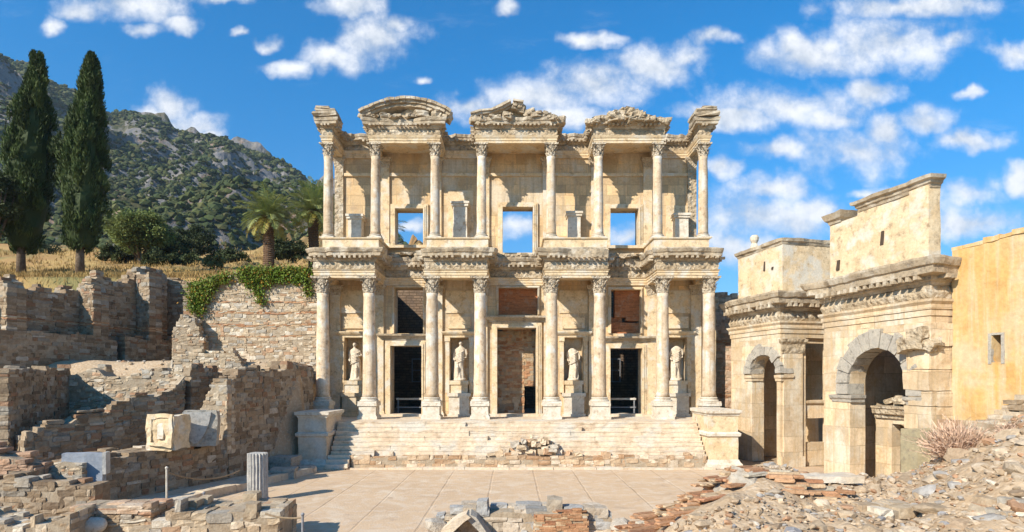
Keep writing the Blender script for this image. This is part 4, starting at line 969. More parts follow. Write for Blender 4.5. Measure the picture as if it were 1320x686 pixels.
# ------------------------------------------------------------------ the gate on the right
G0 = (11.5, 31.0, 0); GR = math.atan2(-.9758, .2187)
gate = thing('monumental_gate', 'pale marble triumphal gate with two arched passages and tall attic, right of the library', 'gate', G0, GR)
def gb(b, name, m, parent=None, smooth=False): return b.build(name, m, parent or gate, smooth, local=True)
def arch_wall(s0, s1, z0, z1, c, r, zs, y0, y1, jl=None):
    """wall along s with a round-headed opening (faces, jambs, soffit)"""
    b = MB(); n = 24; arc = [(c-r*math.cos(math.pi*i/n), zs+r*math.sin(math.pi*i/n)) for i in range(n+1)]
    b.box(s0, c-r, y0, y1, z0, z1, .5); b.box(c+r, s1, y0, y1, z0, z1, .5)
    for y, fl in ((y0, 0), (y1, 1)):
        for i in range(n):
            (xa, za), (xb, zb) = arc[i], arc[i+1]; m = 4
            for k in range(m):
                q = [(xa, y, za+(z1-za)*k/m), (xb, y, zb+(z1-zb)*k/m), (xb, y, zb+(z1-zb)*(k+1)/m), (xa, y, za+(z1-za)*(k+1)/m)]
                b.add(q, [(0,1,2,3) if not fl else (3,2,1,0)])
    for i in range(n):
        (xa, za), (xb, zb) = arc[i], arc[i+1]
        for k in range(4):
            ya, yb = y0+(y1-y0)*k/4, y0+(y1-y0)*(k+1)/4
            b.add([(xa, ya, za), (xb, ya, zb), (xb, yb, zb), (xa, yb, za)], [(0,1,2,3)])
    return b.wear(.016, 1.6, 4)
def voussoirs(c, r, R2, zs, y0, y1, n=13, seed=0, a0=0, a1=math.pi):
    b = MB(); q = np.random.default_rng(seed)
    for i in range(n):
        t0 = a0+(a1-a0)*i/n+.012; t1 = a0+(a1-a0)*(i+1)/n-.012; yy = y0-q.uniform(0, .09); rr = R2+q.uniform(-.12, .08); ri = r-.02+q.uniform(-.02, .05); P = []
        for t, rad in ((t0, ri), (t1, ri), (t1, rr), (t0, rr)): P.append((c-rad*math.cos(t), zs+rad*math.sin(t)))
        ys = np.linspace(yy, y1, 4); V = [(x, y, z) for y in ys for x, z in P]
        b.add(V, [(0,1,2,3),(15,14,13,12)]+[(s*4+j, s*4+4+j, s*4+4+(j+1)%4, s*4+(j+1)%4) for s in range(3) for j in range(4)])
    return b.wear(.05, 2.8, seed)
ZE = 6.02
gb(arch_wall(.3, 4.2, 0, ZE, 3.0, .93, 4.35, 0, .68), 'wing_wall', GATEW)
gb(voussoirs(3.0, .93, 1.42, 4.35, -.07, .62, 11, 1), 'arch', GREY)
gb(arch_wall(6.9, 11.75, 0, ZE, 9.6, 1.32, 3.92, 0, .72), 'wing_wall', GATEW)
vb = voussoirs(9.6, 1.32, 1.98, 3.92, -.10, .66, 11, 2)
for sx in (-1, 1): vb.box(9.6+sx*1.6-.3, 9.6+sx*1.6+.3, -.14, .64, 3.5, 3.91, .15)
gb(vb, 'arch', GREY)
# imposts
for s0, s1, z in ((1.6, 2.11, 4.0), (3.9, 4.26, 4.0), (7.4, 8.36, 3.18), (10.84, 11.4, 3.18)):
    gb(MB().sweep([(s0, .6), (s0, -.02), (s1, -.02), (s1, .6)], [(-.1, z), (.02, z), (.03, z+.1), (.1, z+.16), (.12, z+.28), (-.1, z+.3)], .15, chip=.4, seed=int(s0)).wear(.02, 5), 'impost', GREY if s0 > 6 else GATEW)
# rear part of the wings and the recessed middle
b = MB().box(3.75, 4.19, .682, 1.35, 0, ZE, .4); b.box(3.75, 4.05, 1.351, 2.65, 0, 1.1, .4); b.box(3.75, 4.05, 1.351, 2.65, 2.25, 3.0, .4); b.box(3.75, 4.05, 1.351, 2.65, 5.78, ZE, .4); b.box(3.75, 4.15, 2.651, 3.6, 0, ZE, .4); b.wear(.015); gb(b, 'return_wall', GATEW)
gb(MB().sweep([(4.05, 1.36), (4.05, 2.64)], [(-.3, 2.86), (0.0, 2.86), (.06, 2.92), (.1, 2.98), (.1, 3.08), (-.3, 3.1)][::-1], .2).wear(.012), 'sill', GATEW)
b = MB().box(4.19, 4.28, .12, 1.12, .5, 5.3, .4); b.box(4.19, 4.34, .02, 1.22, 0, .5, .4); b.wear(.015); gb(b, 'pilaster', GATEW)
gb(MB().sweep([(4.20, .08), (4.28, .08), (4.28, 1.16), (4.20, 1.16)][::-1] if False else [(4.15, .06), (4.28, .06), (4.28, 1.18), (4.15, 1.18)], [(-.05, 5.3), (.02, 5.3), (.04, 5.45), (.04, 5.7), (.12, 5.82), (.13, 5.95), (-.05, 5.97)], .15).wear(.015, 6), 'pilaster_capital', FRZ)
for s in (.3, 6.9, 11.33): gb(MB().box(s, s+.4, .725, 4.4, 0, ZE, .5).wear(.015), 'side_wall', GATEW)
gb(arch_wall(.7, 4.15, 0, ZE, 2.75, .85, 2.6, 4.0, 4.5), 'rear_wall', GATEW)
gb(arch_wall(4.15, 6.9, 0, ZE, 5.5, .95, 3.9, 3.2, 4.2), 'middle_wall', GATEW)
gb(MB().box(7.3, 11.33, 4.0, 4.5, 0, ZE, .5).wear(.02), 'rear_wall', INNER)
gb(MB().box(.5, 12.0, 8.0, 8.5, 0, 6.0, .8).wear(.05, 1), 'back_court_wall', INNER)
# doorway built into the right arch
b = MB().box(8.0, 8.75, 1.5, 1.9, 0, 2.35, .4); b.box(10.15, 11.0, 1.5, 1.9, 0, 2.35, .4); b.box(8.0, 11.0, 1.5, 1.9, 2.351, 2.7, .4); b.wear(.02, 2); gb(b, 'doorway', GATEW)
gb(MB().sweep([(8.02, 1.45), (10.98, 1.45)], [(-.4, 2.55), (.05, 2.55), (.06, 2.66), (.2, 2.72), (.24, 2.9), (.3, 2.94), (.3, 3.02), (-.4, 3.04)], .2, chip=.5, seed=4).wear(.02, 4), 'lintel', FRZ)
S = Stones(21); r = np.random.default_rng(21)
for k in range(9): S.put((8.4+k*.3, 1.75+r.uniform(-.1, .2), 3.1+r.uniform(0, .2)), (r.uniform(.12, .25), .2, r.uniform(.08, .25)), (.9,.85,.78), r.uniform(-.4, .4))
V, F, T = S.arrays(.15, .12); o = MB().add(V, F, T[0]); gb(o, 'broken_stones', FRZ)
# quoin blocks, rough, on the near corner
b = MB(); z = 0; q = np.random.default_rng(6)
for k, (h, sx) in enumerate(((.9,.0),(.7,.05),(.75,-.03),(.8,.06),(.55,.0),(.7,.08),(.8,-.02),(.78,.04))):
    b.box(10.98-sx*.5-(.12 if k % 2 else 0), 11.84+q.uniform(-.03, .05), -.12-q.uniform(0, .06), 1.15, z+.012, z+h-.012, .18); z += h
b.wear(.05, 2.2, 8); gb(b, 'corner_blocks', GATEW)
S = Stones(22)
for k in range(7): S.put((11.35+r.uniform(-.3, .4), -.1+r.uniform(-.12, .15), 5.2+r.uniform(0, .5)), (r.uniform(.18, .32), .3, r.uniform(.12, .25)), (.9,.86,.8), r.uniform(-.5, .5))
V, F, T = S.arrays(.18, .15); gb(MB().add(wear(V, .06, 4, 2), F, T[0]), 'broken_capital', FRZ)
# entablature along the whole U-shaped front
GP = [(.3, 3.4), (.3, 0), (4.2, 0), (4.2, 3.2), (6.9, 3.2), (6.9, 0), (11.75, 0), (11.75, 3.4)]
gb(MB().sweep(GP, [(-.4, ZE), (.0, ZE), (0, ZE+.2), (.04, ZE+.205), (.04, ZE+.42), (.08, ZE+.425), (.08, ZE+.58), (.16, ZE+.68), (.17, ZE+.76), (-.4, ZE+.76)], .3).wear(.016, 3, 3), 'architrave', GATEW)
gb(MB().sweep(GP, [(-.4, ZE+.763), (.03, ZE+.763), (.10, ZE+.98), (.03, ZE+1.22), (-.4, ZE+1.22)], .2).wear(.03, 4, 5), 'frieze', FRZ)
b = MB().sweep(GP, [(-.4, ZE+1.223), (.06, ZE+1.223), (.12, ZE+1.32), (.2, ZE+1.36), (.22, ZE+1.5), (.55, ZE+1.56), (.58, ZE+1.78), (.66, ZE+1.82), (.74, ZE+2.0), (.74, ZE+2.08), (-.4, ZE+2.16)], .18, chip=.55, seed=12, cs=.7)
modillions(b, GP, (.2, .5), ZE+1.4, ZE+1.55, .14, .30, .12, 3); gb(b.wear(.04, 3, 9), 'cornice', CORN)
for s0, s1, y0, y1 in ((.5, 4.0, .1, 3.3), (7.1, 11.6, .1, 3.3), (4.0, 7.1, 3.3, 3.9)): gb(MB().box(s0, s1, y0, y1, ZE+.1, ZE+2.12, .6).wear(.02), 'core', CORN)
# attic storey
b = MB().box(.55, 4.0, .25, .85, ZE+2.1, 10.45, .35); b.box(3.4, 4.0, .852, 3.3, ZE+2.1, 10.45, .35); b.wear(.03, 2, 2); gb(b, 'attic', LIMEP)
gb(MB().sweep([(.55, 1.2), (.55, .25), (4.0, .25), (4.0, 3.3)], [(-.4, 10.40), (.02, 10.40), (.06, 10.5), (.16, 10.54), (.2, 10.68), (-.4, 10.72)], .16, chip=.7, seed=21).wear(.03, 4), 'attic_cornice', CORN)
b = MB().box(6.95, 11.45, .25, .62, ZE+2.1, 10.5, .35); b.box(6.95, 7.3, .622, 2.6, ZE+2.1, 10.4, .35); b.box(8.4, 11.45, .251, .62, 10.501, 10.78, .3); b.box(10.75, 11.5, .18, .68, ZE+2.12, 10.72, .35); b.wear(.045, 1.7, 5); gb(b, 'attic', LIMEP)
gb(MB().sweep([(8.5, .5), (8.5, .24), (11.5, .24), (11.5, .66)], [(-.2, 10.62), (.02, 10.62), (.05, 10.72), (.12, 10.76), (.15, 10.86), (.26, 10.9), (.3, 11.02), (-.2, 11.06)], .16, chip=.5, seed=22).wear(.03, 4), 'attic_cornice', CORN)
gb(MB().sweep([(6.95, 1.6), (6.95, .24), (7.55, .24), (7.55, .8)], [(-.25, 10.5), (.02, 10.5), (.06, 10.6), (.2, 10.66), (.28, 10.78), (.34, 10.9), (-.25, 10.95)], .16, chip=.4, seed=23).wear(.03, 4), 'attic_cornice', CORN)
# attic clamp holes and slit: solid plugs, their inner shade painted as dark colour
HOLE_SHADE = mat('painted_hole_shade', (.10,.07,.05), (.07,.05,.035), None, 3, 12)
for s, z, w, h in ((9.55, 9.35, .14, .5), (2.7, 9.6, .1, .45), (3.3, 9.4, .12, .12), (7.4, 8.75, .16, .4)):
    b = MB().prism([(s-w/2, z-h/2), (s+w/2, z-h/2), (s+w*.7, z+h/2), (s, z+h/2)], .205, .3); gb(b.wear(.015, 5), 'painted_clamp_hole', HOLE_SHADE)
# little broken finial on the far end of the attic
gb(MB().lathe([(.24, 10.68), (.2, 10.85), (.13, 11.0), (.2, 11.15), (.22, 11.3), (.14, 11.42)], 12, (1.5, .55, 0)).wear(.03, 4), 'finial', GATEW)

# ochre plastered wall beyond the gate
ow = thing('plastered_wall', 'tall ochre plastered wall with a small slit window, beside the gate', 'wall', (G0[0]+.2187*11.85+.9758*.75, G0[1]-.9758*11.85+.2187*.75, 0), GR)
b = MB(); LW = 9.0; wx = [(0, 8.42), (3, 8.5), (6, 8.62), (9, 8.75)]
s0, s1, z0, z1 = 1.3, 1.6, 4.58, 5.46
xs = [0, s0, s1, 2, 3, 4, 5, 6, 7, 8, 9]
for a, c in zip(xs[:-1], xs[1:]):
    zt = lambda q: np.interp(q, [p[0] for p in wx], [p[1] for p in wx])
    segs = [(0, z0), (z1, None)] if a == s0 else [(0, None)]
    for lo, hi in segs: b.box(a, c, 0, .8, lo, hi if hi else float(zt(a)), .3)
b.wear(.05, 1.1, 6); gb(b, 'wall', ORANGE, ow)
b = MB(); q = np.random.default_rng(2); x = 0
while x < 9: 
    w = q.uniform(.3, .7); b.box(x, x+w-.01, -.03, .83, 8.38+x*.036, 8.46+x*.036+q.uniform(.02, .12), .2); x += w
gb(b.wear(.04, 3), 'coping', ORANGE, ow)
b = MB().box(s0-.1, s0, -.02, .4, z0-.02, z1+.06, .2); b.box(s1, s1+.1, -.02, .4, z0-.02, z1+.06, .2); b.box(s0, s1, -.022, .4, z1, z1+.07, .2); gb(b.wear(.012), 'window_surround', GREY, ow)
gb(MB().box(s0-.05, s1+.05, .45, .5, z0-.05, z1+.05), 'window', HOLE_SHADE, ow)  # dark pane: the shade inside the slit is put into its colour

# wall strip between library and gate
masonry('brick_wall', 'narrow pinkish masonry wall between the library corner and the gate', (10.35, 33.3), (13.4, 33.3), .8, [(0,9.2),(.4,9.0),(1,8.8)], 0, .4, .2, [((.56,.38,.26),3),((.60,.45,.33),3),((.50,.32,.21),2)], ((3,3.3),(6,6.3)), 41)
o = thing('side_pier', 'golden stone pier at the right corner of the library, beside the pinkish wall', 'pier', (11.05, 32.6, 0))
MB().box(10.75, 11.35, 32.4, 33.1, 0, 8.6, .4).wear(.03).build('shaft', LIMEP, o); MB().box(10.65, 11.45, 32.3, 33.15, 8.0, 8.65, .2).wear(.05, 5).build('capital', FRZ, o)

# ------------------------------------------------------------------ ruined walls on the left
masonry('ruined_wall', 'tall sunlit rubble wall with brick bands, overgrown with ivy, left of the library', (-17.35, 31.0), (-10.35, 30.9), 1.0, [(0,7.2),(.07,8.3),(.16,9.15),(.35,9.7),(.6,9.85),(1,9.9)], 3.9, .34, .17, PAL_BUFF, ((6.2,6.38),(6.85,7.0),(7.5,7.66),(8.1,8.2)), 51, ragged=.10, holes=((4.6,5.1,6.3,6.6),(2.0,2.6,6.2,6.36)))
masonry('ruined_wall', 'crumbled stub of masonry leaning on the ivy wall, in front of the dark recess', (-17.5, 29.9), (-16.0, 30.2), .9, [(0,6.6),(.3,7.3),(.7,7.0),(1,5.9)], 4.0, .3, .17, PAL_BUFF, (), 52, rough=.07, ragged=.2)
# deep shaded walls of the upper rooms at far left
W2a, W2b = np.array([-23.6, 24.6]), np.array([-20.35, 34.4])
def along(a, b, t): return tuple(a+(b-a)*t)
masonry('ruined_wall', 'long shaded brick and rubble wall with jagged top, upper left below the cypresses', along(W2a, W2b, 0), along(W2a, W2b, 1), .9, [(0,7.9),(.1,8.3),(.2,8.7),(.26,8.4),(.4,8.6),(.48,8.9),(.52,8.3),(.6,9.5),(.68,9.1),(.76,9.6),(.84,10.5),(1,10.5)], 4.6, .4, .19, PAL_SHADED, ((6.7,6.95),(8.0,8.1)), 53, ragged=.14)
for i, (t, z, lab) in enumerate(((.13,8.45,'low square brick buttress on the shaded wall, nearest the left edge'),(.50,9.0,'slim stone buttress in the middle of the long shaded wall'),(.80,10.4,'tallest square buttress at the far end of the long shaded wall'))):
    p = along(W2a, W2b, t); q = along(W2a, W2b, t+.085)
    masonry('buttress', lab, (p[0]+.02, p[1]-.0), (p[0]+.95, p[1]-.31), .85, [(0,z),(.6,z-.15),(1,z-.4)], 4.6, .34, .18, PAL_SHADED, ((6.7,6.95),), 60+i, cat='buttress')
a = W2a+np.array([1.0, -.3]); b2 = W2b+np.array([1.0, -.3])
masonry('footing_wall', 'broad low footing wall in shade along the foot of the buttresses', along(a, b2, -.1), along(a, b2, .62), .55, [(0,6.15),(.5,6.3),(1,6.25)], 4.4, .42, .17, PAL_SHADED, (), 64, ragged=.04)
masonry('footing_wall', 'short separate piece of footing wall near the dark recess', along(a, b2, .66), along(a, b2, .97), .6, [(0,6.4),(1,6.4)], 4.4, .42, .17, PAL_SHADED, (), 65, ragged=.04)
masonry('ruined_wall', 'dark rear wall of the recess between shaded wall and ivy wall', (-21.0, 34.7), (-16.9, 34.7), .7, [(0,10.1),(.5,9.9),(1,9.6)], 4.4, .4, .19, PAL_SHADED, (), 66)
masonry('ruined_wall', 'shaded side wall running back behind the ivy wall', (-17.3, 31.6), (-17.2, 34.6), .6, [(0,8.6),(1,9.8)], 4.4, .4, .19, PAL_SHADED, (), 67)
# middle terrace walls
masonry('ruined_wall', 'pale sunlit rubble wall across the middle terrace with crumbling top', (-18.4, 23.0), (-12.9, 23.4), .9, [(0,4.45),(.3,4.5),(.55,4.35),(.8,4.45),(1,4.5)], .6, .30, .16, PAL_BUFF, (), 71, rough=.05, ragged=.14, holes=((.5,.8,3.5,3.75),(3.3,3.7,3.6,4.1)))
masonry('ruined_wall', 'dark brown pier of rough courses at the left edge, facing the square', (-18.45, 22.95), (-17.0, 18.4), .9, [(0,4.5),(.5,4.45),(1,4.5)], .5, .42, .17, PAL_SHADED, (), 72, ragged=.04)
masonry('ruined_wall', 'shaded wall with rising sunlit top in the middle of the left rooms', (-15.6, 18.6), (-12.9, 23.0), .8, [(0,2.3),(.2,2.75),(.6,3.1),(.8,3.5),(1,4.2)], .5, .36, .16, PAL_SHADED, (), 73, ragged=.12)
masonry('ruined_wall', 'brown return wall at the right end of the pale terrace wall', (-12.85, 23.3), (-12.1, 26.0), .8, [(0,4.5),(1,4.3)], .6, .34, .17, PAL_SHADED, (), 74)
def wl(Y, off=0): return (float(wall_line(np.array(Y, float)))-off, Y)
masonry('ruined_wall', 'long shaded stone wall along the left side of the square, below the ivy wall', wl(22.7), wl(28.9), .8, [(0,4.0),(.12,4.4),(.3,4.5),(.6,4.65),(1,4.8)], -.05, .45, .22, PAL_SHADED, (), 75, ragged=.08)
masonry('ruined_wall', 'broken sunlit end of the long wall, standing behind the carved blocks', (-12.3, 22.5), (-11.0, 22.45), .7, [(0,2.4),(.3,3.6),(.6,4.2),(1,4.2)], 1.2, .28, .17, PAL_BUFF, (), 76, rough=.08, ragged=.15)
masonry('ruined_wall', 'waist high shaded wall carrying the two carved marble blocks', wl(17.5, -.02), wl(22.65, -.02), 1.5, [(0,1.5),(.1,1.72),(.5,1.66),(1,1.7)], -.05, .42, .2, PAL_SHADED, (), 77, ragged=.06)
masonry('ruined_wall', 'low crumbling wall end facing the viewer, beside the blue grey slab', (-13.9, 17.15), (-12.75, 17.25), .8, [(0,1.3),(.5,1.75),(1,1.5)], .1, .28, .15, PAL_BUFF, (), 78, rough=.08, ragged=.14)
# terraces between (walls further back, stepped)
masonry('ruined_wall', 'low sunlit cross wall on the upper terrace behind the long wall', (-15.8, 26.6), (-10.3, 27.0), .7, [(0,4.9),(.4,5.1),(.7,4.7),(1,5.0)], 3.0, .32, .17, PAL_BUFF, (), 79, ragged=.16)
# nearest walls
masonry('ruined_wall', 'broad low wall of big pale stones in the left foreground', (-8.9, 13.5), (-5.55, 13.9), 1.7, [(0,.78),(.3,.92),(.6,.85),(1,1.02)], -.3, .42, .2, PAL_BUFF, (), 81, ragged=.07, rough=.05)
masonry('ruined_wall', 'low rough wall with small stones, lower left corner', (-12.6, 12.6), (-9.8, 12.9), 1.0, [(0,.95),(.5,1.1),(1,1.05)], -.3, .3, .16, PAL_BUFF, (), 82, rough=.07, ragged=.14)
masonry('ruined_wall', 'dark low wall behind the lower left corner wall', (-14.6, 15.2), (-11.2, 15.6), .8, [(0,1.1),(.4,1.45),(.8,1.4),(1,1.2)], -.2, .34, .17, PAL_SHADED, (), 83, ragged=.1)
masonry('ruined_wall', 'short brick stub at the left edge, beside the dark pier', (-15.0, 16.4), (-13.6, 16.6), .8, [(0,2.0),(.6,1.95),(1,1.5)], -.1, .4, .15, [((.46,.30,.2),3),((.38,.25,.17),2)], (), 84)
tp = thing('brick_pier', 'low pier of stones under a reddish tile slab, left foreground', 'pier', (-9.6, 13.9, 0))
masonry('pier', '', (-10.5, 13.75), (-8.6, 13.85), .9, [(0,.85),(1,.85)], -.2, .36, .17, PAL_BUFF, (), 85, parent=tp, ragged=.02)
masonry('tile_slab', '', (-10.45, 13.72), (-8.55, 13.82), 1.0, [(0,1.04),(1,1.04)], .86, .42, .075, [((.50,.36,.25),3),((.46,.28,.18),2),((.54,.43,.32),2)], (), 86, parent=tp, ragged=.0, rough=.02)
v, f = ICO3; tag(MB().add(v*np.array([.45,.2,.22])+np.array([-9.95, 13.66, .62]), f).wear(.06, 2.5, 4).build('white_stone', STAT, None, True), 'smooth white stone set into the front of the tile topped pier', 'stone')

def block_thing(name, label, cat, c, size, rz, m, extra=None, amp=.03):
    t = thing(name, label, cat, c, rz); x, y, z = size
    b = MB().box(-x/2, x/2, -y/2, y/2, 0, z, .12); b.wear(amp, 2.5, int(abs(c[0])*7)); b.build('body', m, t, local=True)
    if extra: extra(t)
    return t
# two carved blocks
def panel(t):
    b = MB(); w, h = .44, .6
    for x0, x1, z0, z1 in ((-w,w,.10,.22),(-w,w,1.02,1.16),(-w,-w+.13,.221,1.019),(w-.13,w,.221,1.019)): b.box(x0, x1, -.47, -.38, z0, z1, .1)
    b.wear(.09, 2.4); b.build('frame_moulding', LIMEP, t, local=True)
    b = MB().box(-.1, .12, -.44, -.38, .35, .9, .1).wear(.04, 3); b.build('relief', PED, t, local=True)
block_thing('carved_block', 'square cream marble block with a sunken panel, on the waist high wall', 'carved stone', (-11.85, 20.1, 1.70), (.98, .8, 1.14), R(-8), LIMEP, panel, .11)
def concave():
    t = thing('carved_block', 'grey marble block with a curved hollow, behind the square cream block', 'carved stone', (-11.38, 21.3, 1.68), R(20))
    b = MB().box(-.5, .56, -.4, .5, 0, 1.24, .12).wear(.07, 2.2, 3); b.build('body', GREY, t, local=True)
    n = 14; c = [(.40-.55*(i/n)**1.3-.02, 1.2-1.12*math.sin(math.pi/2*i/n)) for i in range(n+1)]; poly = [(-.53, 1.22)]+c+[(-.40, .3), (-.52, .7)]
    MB().prism(poly, -.47, -.3).wear(.02, 3).build('curved_face', GREYM, t, local=True)
concave()
t = thing('marble_slab', 'blue grey marble slab standing upright in the shaded room at left', 'slab', (-12.9, 17.6, .5), R(14))
b = MB().box(-.56, .5, -.14, .16, 0, 1.34, .1); b.wear(.035, 2, 5); b.build('slab', BLUEM, t, local=True); b = MB().box(.5, .6, -.16, .16, .7, 1.36, .1); b.wear(.02); b.build('broken_edge', GREYM, t, local=True)
# fluted stub
def fluted():
    t = thing('column_stub', 'short fluted grey marble column stub standing at the edge of the square', 'column', (-8.48, 19.4, 0)); n = 20*6; rings = []
    for z in np.linspace(0, 1.62, 12):
        a = np.linspace(0, 2*np.pi, n, endpoint=False); rr = .325-.035*np.abs(np.sin(a*10))**.7*-1-.035; rr = .325-.05*(np.abs(np.sin(a*10))**.8)
        rings.append(np.stack([rr*np.cos(a), rr*np.sin(a), np.full(n, z)], 1))
    F = [(i*n+j, i*n+(j+1)%n, (i+1)*n+(j+1)%n, (i+1)*n+j) for i in range(11) for j in range(n)]+[tuple(range(11*n, 12*n))]
    MB().add(np.concatenate(rings), F).wear(.02, 2.5, 3).build('shaft', GREYM, t, local=True)
    MB().lathe([(.42, -.02), (.43, .06), (.36, .1)], 24).wear(.02, 4).build('base', GREYM, t, local=True)
fluted()
# kerb along the wall, raised path
def strip(name, label, pts, z0, z1, w, m, cat):
    b = MB(); r = np.random.default_rng(len(label))
    for (xa, ya), (xb, yb) in zip(pts[:-1], pts[1:]):
        L = math.hypot(xb-xa, yb-ya); dx, dy = (xb-xa)/L, (yb-ya)/L; t = 0
        while t < L:
            l = min(r.uniform(.9, 1.9), L-t); q = MB().box(0, l-.015, 0, w, z0, z1+r.uniform(-.02, .02), .2); V = np.concatenate(q.V); V = np.stack([xa+dx*(V[:, 0]+t)-dy*V[:, 1], ya+dy*(V[:, 0]+t)+dx*V[:, 1], V[:, 2]], 1); b.add(V, q.F); t += l
    return tag(b.wear(.025, 2.5).build(name, m), label, cat)
strip('stone_kerb', 'low brown stone kerb along the foot of the left wall', [(wl(16.8)[0]+1.9, 16.8), (wl(25.5)[0]+1.5, 25.5)], -.05, .27, .35, STEP, 'kerb')
pt = [wl(16.8), wl(25.5)]
b = MB(); b.add([(pt[0][0]-.1, 16.8, .2), (pt[0][0]+1.75, 16.8, .2), (pt[1][0]+1.35, 25.5, .2), (pt[1][0]-.1, 25.5, .2)], [(0,1,2,3)]); tag(b.build('path', STEP), kind='structure')
# loose cut stones near the foot of the left steps
for i, (x, y, z, sx, sy, sz, lab) in enumerate(((-9.9,25.4,.0,1.0,.8,.7,'cut stone block lying in shade at the foot of the left pedestal'),(-9.4,24.0,.0,.9,.7,.4,'flat cut stone lying at the edge of the square, near the shaded pedestal'),(-8.95,25.3,.0,.55,.45,.3,'small cut stone lying before the left end of the steps'))):
    block_thing('cut_stone', lab, 'stone block', (x, y, z), (sx, sy, sz), R(20*i-10), GREY, lambda t, sx=sx, sy=sy, sz=sz: MB().box(-sx/2-.04, sx/2+.04, -sy/2-.04, sy/2+.04, sz*.72, sz+.03, .1).wear(.02, 4).build('moulded_edge', GREY, t, local=True))

# rope barrier: slender posts and slack ropes
def post(x, y, z, h, label, white=False):
    t = thing('rope_post', label, 'post', (x, y, z)); m = PED if white else IRON
    b = MB().lathe([(.028, 0), (.028, h)], 10); b.build('pole', m, t, local=True)
    MB().lathe([(.04, h), (.045, h+.03), (.02, h+.06)], 10).build('knob', m, t, local=True); MB().lathe([(.14, 0), (.14, .02), (.03, .05)], 14).build('foot', m, t, local=True); return t
post(-4.75, 13.2, float(height(-4.75, 13.2)), .98, 'thin dark post carrying a slack rope, right of the foreground wall')
post(-10.15, 17.1, .2, 1.25, 'slender pale post standing on the path, left of the fluted stub', True)
post(-8.95, 16.9, .2, .55, 'short dark stake behind the foreground wall')
def rope(a, c, sag, label):
    a, c = Vector(a), Vector(c); P = [tuple(a.lerp(c, i/12)+Vector((0,0,-sag*4*(i/12)*(1-i/12)))) for i in range(13)]
    tag(MB().tube(P, .022, 6).build('rope', ROPE), label, 'rope')
h0 = float(height(-4.75, 13.2))
rope((-4.75, 13.2, h0+.93), (-5.6, 13.2, 1.02), .05, 'brown rope tied from the dark post to the foreground wall')
rope((-10.15, 17.1, 1.35), (-9.6, 20.5, .85), .25, 'slack rope hanging from the pale post across the path')

# ------------------------------------------------------------------ foreground masonry in the middle and right
cw = masonry('ruined_wall', 'low broken wall of grey stones across the bottom centre of the square', (-1.95, 14.9), (2.6, 14.95), .9, [(0,.35),(.12,.74),(.3,.72),(.6,.74),(.85,.70),(.93,.82),(1,.5)], -.3, .5, .24, [((.50,.42,.32),3),((.42,.41,.39),3),((.56,.48,.38),2),((.33,.32,.3),1)], (), 91, rough=.05, ragged=.03)
masonry('low_brick_wall', 'patch of orange flat bricks built against the low centre wall', (.55, 14.72), (1.95, 14.74), .22, [(0,.70),(1,.68)], -.3, .3, .065, PAL_TILE, (), 92, rough=.015, ragged=.01, cat='brickwork')
ar = thing('leaning_slabs', 'two rough stone slabs leaning together over a dark gap, left end of low centre wall', 'stone slabs', (-1.2, 14.6, 0))
MB().prism([(-2.0,-.1),(-1.85,.02),(-1.72,.36),(-1.5,.55),(-1.12,.74),(-1.02,.66),(-1.2,.52),(-1.55,.2),(-1.62,-.1)], 14.3, 15.0).wear(.06, 2.5).build('slab', STEP, ar)
MB().prism([(-1.04,.74),(-.9,.66),(-.55,.2),(-.35,-.1),(-.62,-.1),(-.85,.3),(-1.16,.62)], 14.42, 15.05).wear(.06, 2.5, 4).build('slab', GREY, ar)
for i, (x, z, s) in enumerate(((-1.85,.0,.3),(2.75,-.1,.42))):
    v = ROCKV[i+3]; tag(MB().add(v*np.array([s*1.2, s, s*1.1])+np.array([x, 14.7, z+.35]), ICO2[1], (.5,.44,.36)).build('boulder', ROCK), ('pale knobbly boulder at the left end of the low centre wall', 'grey boulder closing the right end of the low centre wall')[i], 'boulder')

def tile_slope_z(c): return float(height(np.array(c[0]), np.array(c[1])))
def tile_slope(name, label, p0, p1, zs, width, rise, n, seed, along_=.6, thick=.055):
    """tilted courses of thin tiles over a core: broken vault resting on the rubble"""
    r = np.random.default_rng(seed); S = Stones(seed); p0 = np.array(p0); p1 = np.array(p1); D = (p1-p0); L = np.linalg.norm(D); D /= L; Nn = np.array([-D[1], D[0]]); th = math.atan2(D[1], D[0])
    for i in range(n):
        t = i/n; off = Nn*width*t; z = zs+rise*t; x = r.uniform(-.2, 0)
        while x < L:
            w = r.uniform(.4, .8); 
            if r.random() > .1: 
                c = p0+D*(x+w/2)+off; S.put((c[0], c[1], max(tile_slope_z(c), .02)+zs+rise*t+r.normal(0, .02)+(x/L)*along_), (w/2-.01, width/n*.9, thick*.55), pick(r, PAL_TILE)[0]*1.1, th)
            x += w
    V, F, T = S.arrays(.1, .03); return fast(name, V, F, T, ROCK)
tag(tile_slope('tile_vault', 'sloping courses of thin orange tiles descending to the square, right of centre', (2.75, 11.9), (5.6, 13.2), .04, 2.4, .03, 26, 93, .02), 'sloping courses of thin orange tiles descending to the square, right of centre', 'brickwork')
tag(tile_slope('tile_vault', 'chunk of tilted orange tile courses on top of the rubble, beside the lumpy boulder', (5.8, 12.6), (6.8, 12.35), -.02, .9, .22, 15, 94, -.05, .075), 'chunk of tilted orange tile courses on top of the rubble, beside the lumpy boulder', 'brickwork')
v, f = ICO3; q = v*(.7+.55*fbm(v*2.2+5, 3, 4))[:, None]*np.array([.75, .7, 1.0]); q = wear(q, .14, 4, 3)
tag(MB().add(q+np.array([5.35, 13.4, 1.0]), f, (.46,.40,.32)).build('concrete_lump', ROCK), 'grey tan lump of ancient rubble concrete, left of the tilted tile chunk', 'boulder')
tag(MB().box(6.7, 8.3, 13.7, 14.4, 1.62, 1.76, .12).wear(.06, 2, 3).build('flat_slab', STEP), 'long flat stone slab lying on the rubble before the gate', 'stone slab')
